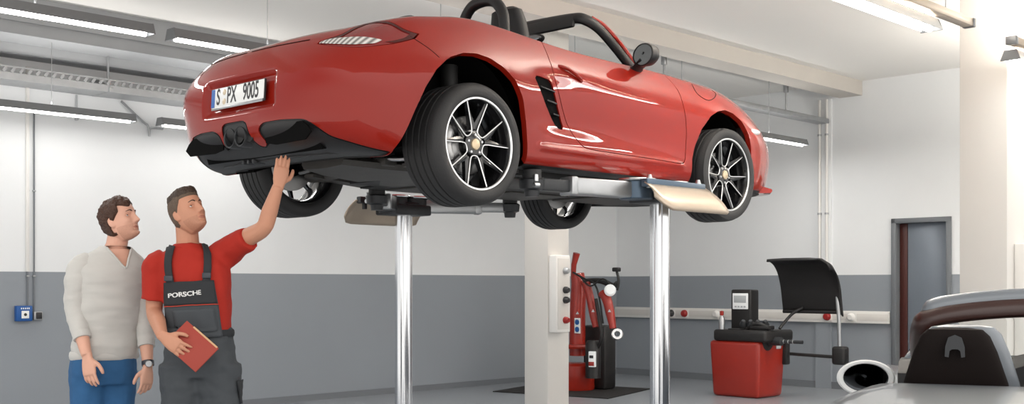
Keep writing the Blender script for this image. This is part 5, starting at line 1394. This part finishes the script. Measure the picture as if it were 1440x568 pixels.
for pts, w_ in (([(243, 347), (240, 356), (238, 372), (240.5, 392), (243, 404)], 5.0), ([(285, 341), (290, 352), (292, 370), (291, 388), (290, 402)], 5.5)):
    cen = spline_pts(pts, 5); rows = [[(p[0]+w_*q, p[1]) for q in np.linspace(-1, 1, 5)] for p in cen]
    st = grid_obj('strap', ray_patch(rows, allb, B.base, .013), M['overall_dark'], rb, .005)
    c = ray_patch([[pts[-2], pts[-1]]], allb, B.base, .020)[0]; mb = MB(); mb.box(tuple(c[0]), (.046, .012, .030), .004); mb.build('buckle', M['watch'], st)
wb = [J(280, 468)+Vector((.184*math.cos(a)*math.cos(R(YB)), .131*math.sin(a), .0)) for a in np.linspace(0, 2*math.pi, 49)[:-1]]
mb = MB(); mb.tube([tuple(p) for p in wb], [(.006, .020)]*48, 8, up=(0, 0, 1), closed=True); mb.build('waistband', M['overall_dark'], tro)
pk = grid_obj('thigh_pocket', ray_patch(px_grid((331, 535), (341, 533), (346, 566), (336, 568), 6, 8), allb, B.base, .012), M['overall_dark'], tro, .006)
grid_obj('front_pocket', ray_patch(px_grid((246, 436), (300, 433), (306, 466), (250, 470), 14, 10), allb, B.base, .0175), M['overall'], bib, .004)
cN = ray_patch([[(244, 415.5), (264, 413.2), (284, 411)]], allb, B.base, .0185)[0]
xd = (cN[2]-cN[0]).normalized(); yd = Vector((0, 0, 1)); yd = (yd-xd*yd.dot(xd)).normalized(); zd = xd.cross(yd)
TM = Matrix((xd, yd, zd)).transposed().to_4x4(); TM.translation = (cN[0]+cN[1]*2+cN[2])/4
lt = text_obj('bib_lettering', 'PORSCHE', .032, TM, M['print'], bib, .0008, sx=1.24, bold=.0006)
TI = TM.inverted()
for v in lt.data.vertices:
    q = TI @ v.co; p = v.co+B.base-Vector((0, 0, 1.32)); h = allb.ray_cast(Vector((0, 0, 1.32))-B.base, p.normalized(), 30)
    if h[0] is not None: v.co = h[0]+h[1]*(.0205+q.z)
for a in ank: shoe(B, a, 5, M['shoe'])
# the folder he holds
def Pw(px, py, Y): return Vector(((px-720)/1600*Y, Y, 1.32+(400-py)/1600*Y))
fc = [Pw(266, 452, 5.885), Pw(310.5, 491, 5.86), Pw(270, 524.5, 5.815), Pw(229.5, 481, 5.84)]
fo = sum(fc, Vector())/4; ex = (fc[1]-fc[0]).normalized(); ey = (fc[3]-fc[0]); ey = (ey-ex*ey.dot(ex)).normalized(); ez = ex.cross(ey)
FM = Matrix((ex, ey, ez)).transposed().to_4x4()
fld = thing('folder', 'flat red-brown folder held low in the mechanic\'s hand', 'folder', fo)
hw, hh = (fc[1]-fc[0]).length/2, (fc[3]-fc[0]).length/2
for nm, dz, mt, k in (('back_cover', .004, 'folder', 1.), ('front_cover', -.004, 'folder', 1.), ('papers', 0, 'paper', .985)):
    b_ = MB(); b_.box((0, 0, dz), (2*hw*k, 2*hh*k, .0025 if mt == 'folder' else .005), .001); mb = MB().add(b_.V, b_.F, FM); mb.build(nm, M[mt], fld)
b_ = MB(); b_.box((.02, -hh+.002, 0), (1.5*hw, .010, .0125), .002); mb = MB().add(b_.V, b_.F, FM); mb.build('spine_strip', M['paper'], fld)
# ================================================================== DAYLIGHT (room left open behind the viewer; brighter lobe added as key light)
wd = bpy.data.worlds.new('overcast_daylight'); SC.world = wd; wd.use_nodes = True
nt = wd.node_tree; bg = nt.nodes['Background']
tc = nt.nodes.new('ShaderNodeTexCoord'); dp = nt.nodes.new('ShaderNodeVectorMath'); dp.operation = 'DOT_PRODUCT'
dp.inputs[1].default_value = tuple(Vector((.42, -.55, .72)).normalized())
nt.links.new(tc.outputs['Generated'], dp.inputs[0])
mr = nt.nodes.new('ShaderNodeMapRange'); mr.interpolation_type = 'SMOOTHSTEP'
mr.inputs['From Min'].default_value = .0; mr.inputs['From Max'].default_value = 1.0; mr.inputs['To Min'].default_value = 0; mr.inputs['To Max'].default_value = 1
nt.links.new(dp.outputs['Value'], mr.inputs['Value'])
mx = nt.nodes.new('ShaderNodeMix'); mx.data_type = 'RGBA'
mx.inputs[6].default_value = (.70, .73, .76, 1); mx.inputs[7].default_value = (2.6, 2.5, 2.4, 1)
nt.links.new(mr.outputs[0], mx.inputs[0])
# glow added below the horizon to brighten the ceiling from beneath
sx = nt.nodes.new('ShaderNodeSeparateXYZ'); nt.links.new(tc.outputs['Generated'], sx.inputs[0])
gr = nt.nodes.new('ShaderNodeMapRange'); gr.inputs['From Min'].default_value = -.30; gr.inputs['From Max'].default_value = .22; gr.interpolation_type = 'SMOOTHSTEP'; gr.inputs['To Min'].default_value = 1; gr.inputs['To Max'].default_value = 0
nt.links.new(sx.outputs['Z'], gr.inputs['Value'])
m2 = nt.nodes.new('ShaderNodeMix'); m2.data_type = 'RGBA'; m2.inputs[7].default_value = (2.0, 1.92, 1.8, 1)
nt.links.new(gr.outputs[0], m2.inputs[0]); nt.links.new(mx.outputs[2], m2.inputs[6]); nt.links.new(m2.outputs[2], bg.inputs[0]); bg.inputs[1].default_value = .85
# ================================================================== CAMERA
cam = bpy.data.cameras.new('camera'); co = bpy.data.objects.new('camera', cam); COL.objects.link(co)
cam.sensor_width = 36; cam.lens = 40.0; cam.shift_x = 0; cam.shift_y = 116/1440
co.location = (0, 0, 1.32); co.rotation_euler = (R(90), 0, 0)
cam.clip_start = .05; cam.clip_end = 200
SC.camera = co
SC.view_settings.view_transform = 'Standard'; SC.view_settings.look = 'None'
SC.view_settings.exposure = .18; SC.view_settings.gamma = 1
try: SC.view_settings.use_curve_mapping = False
except Exception: pass
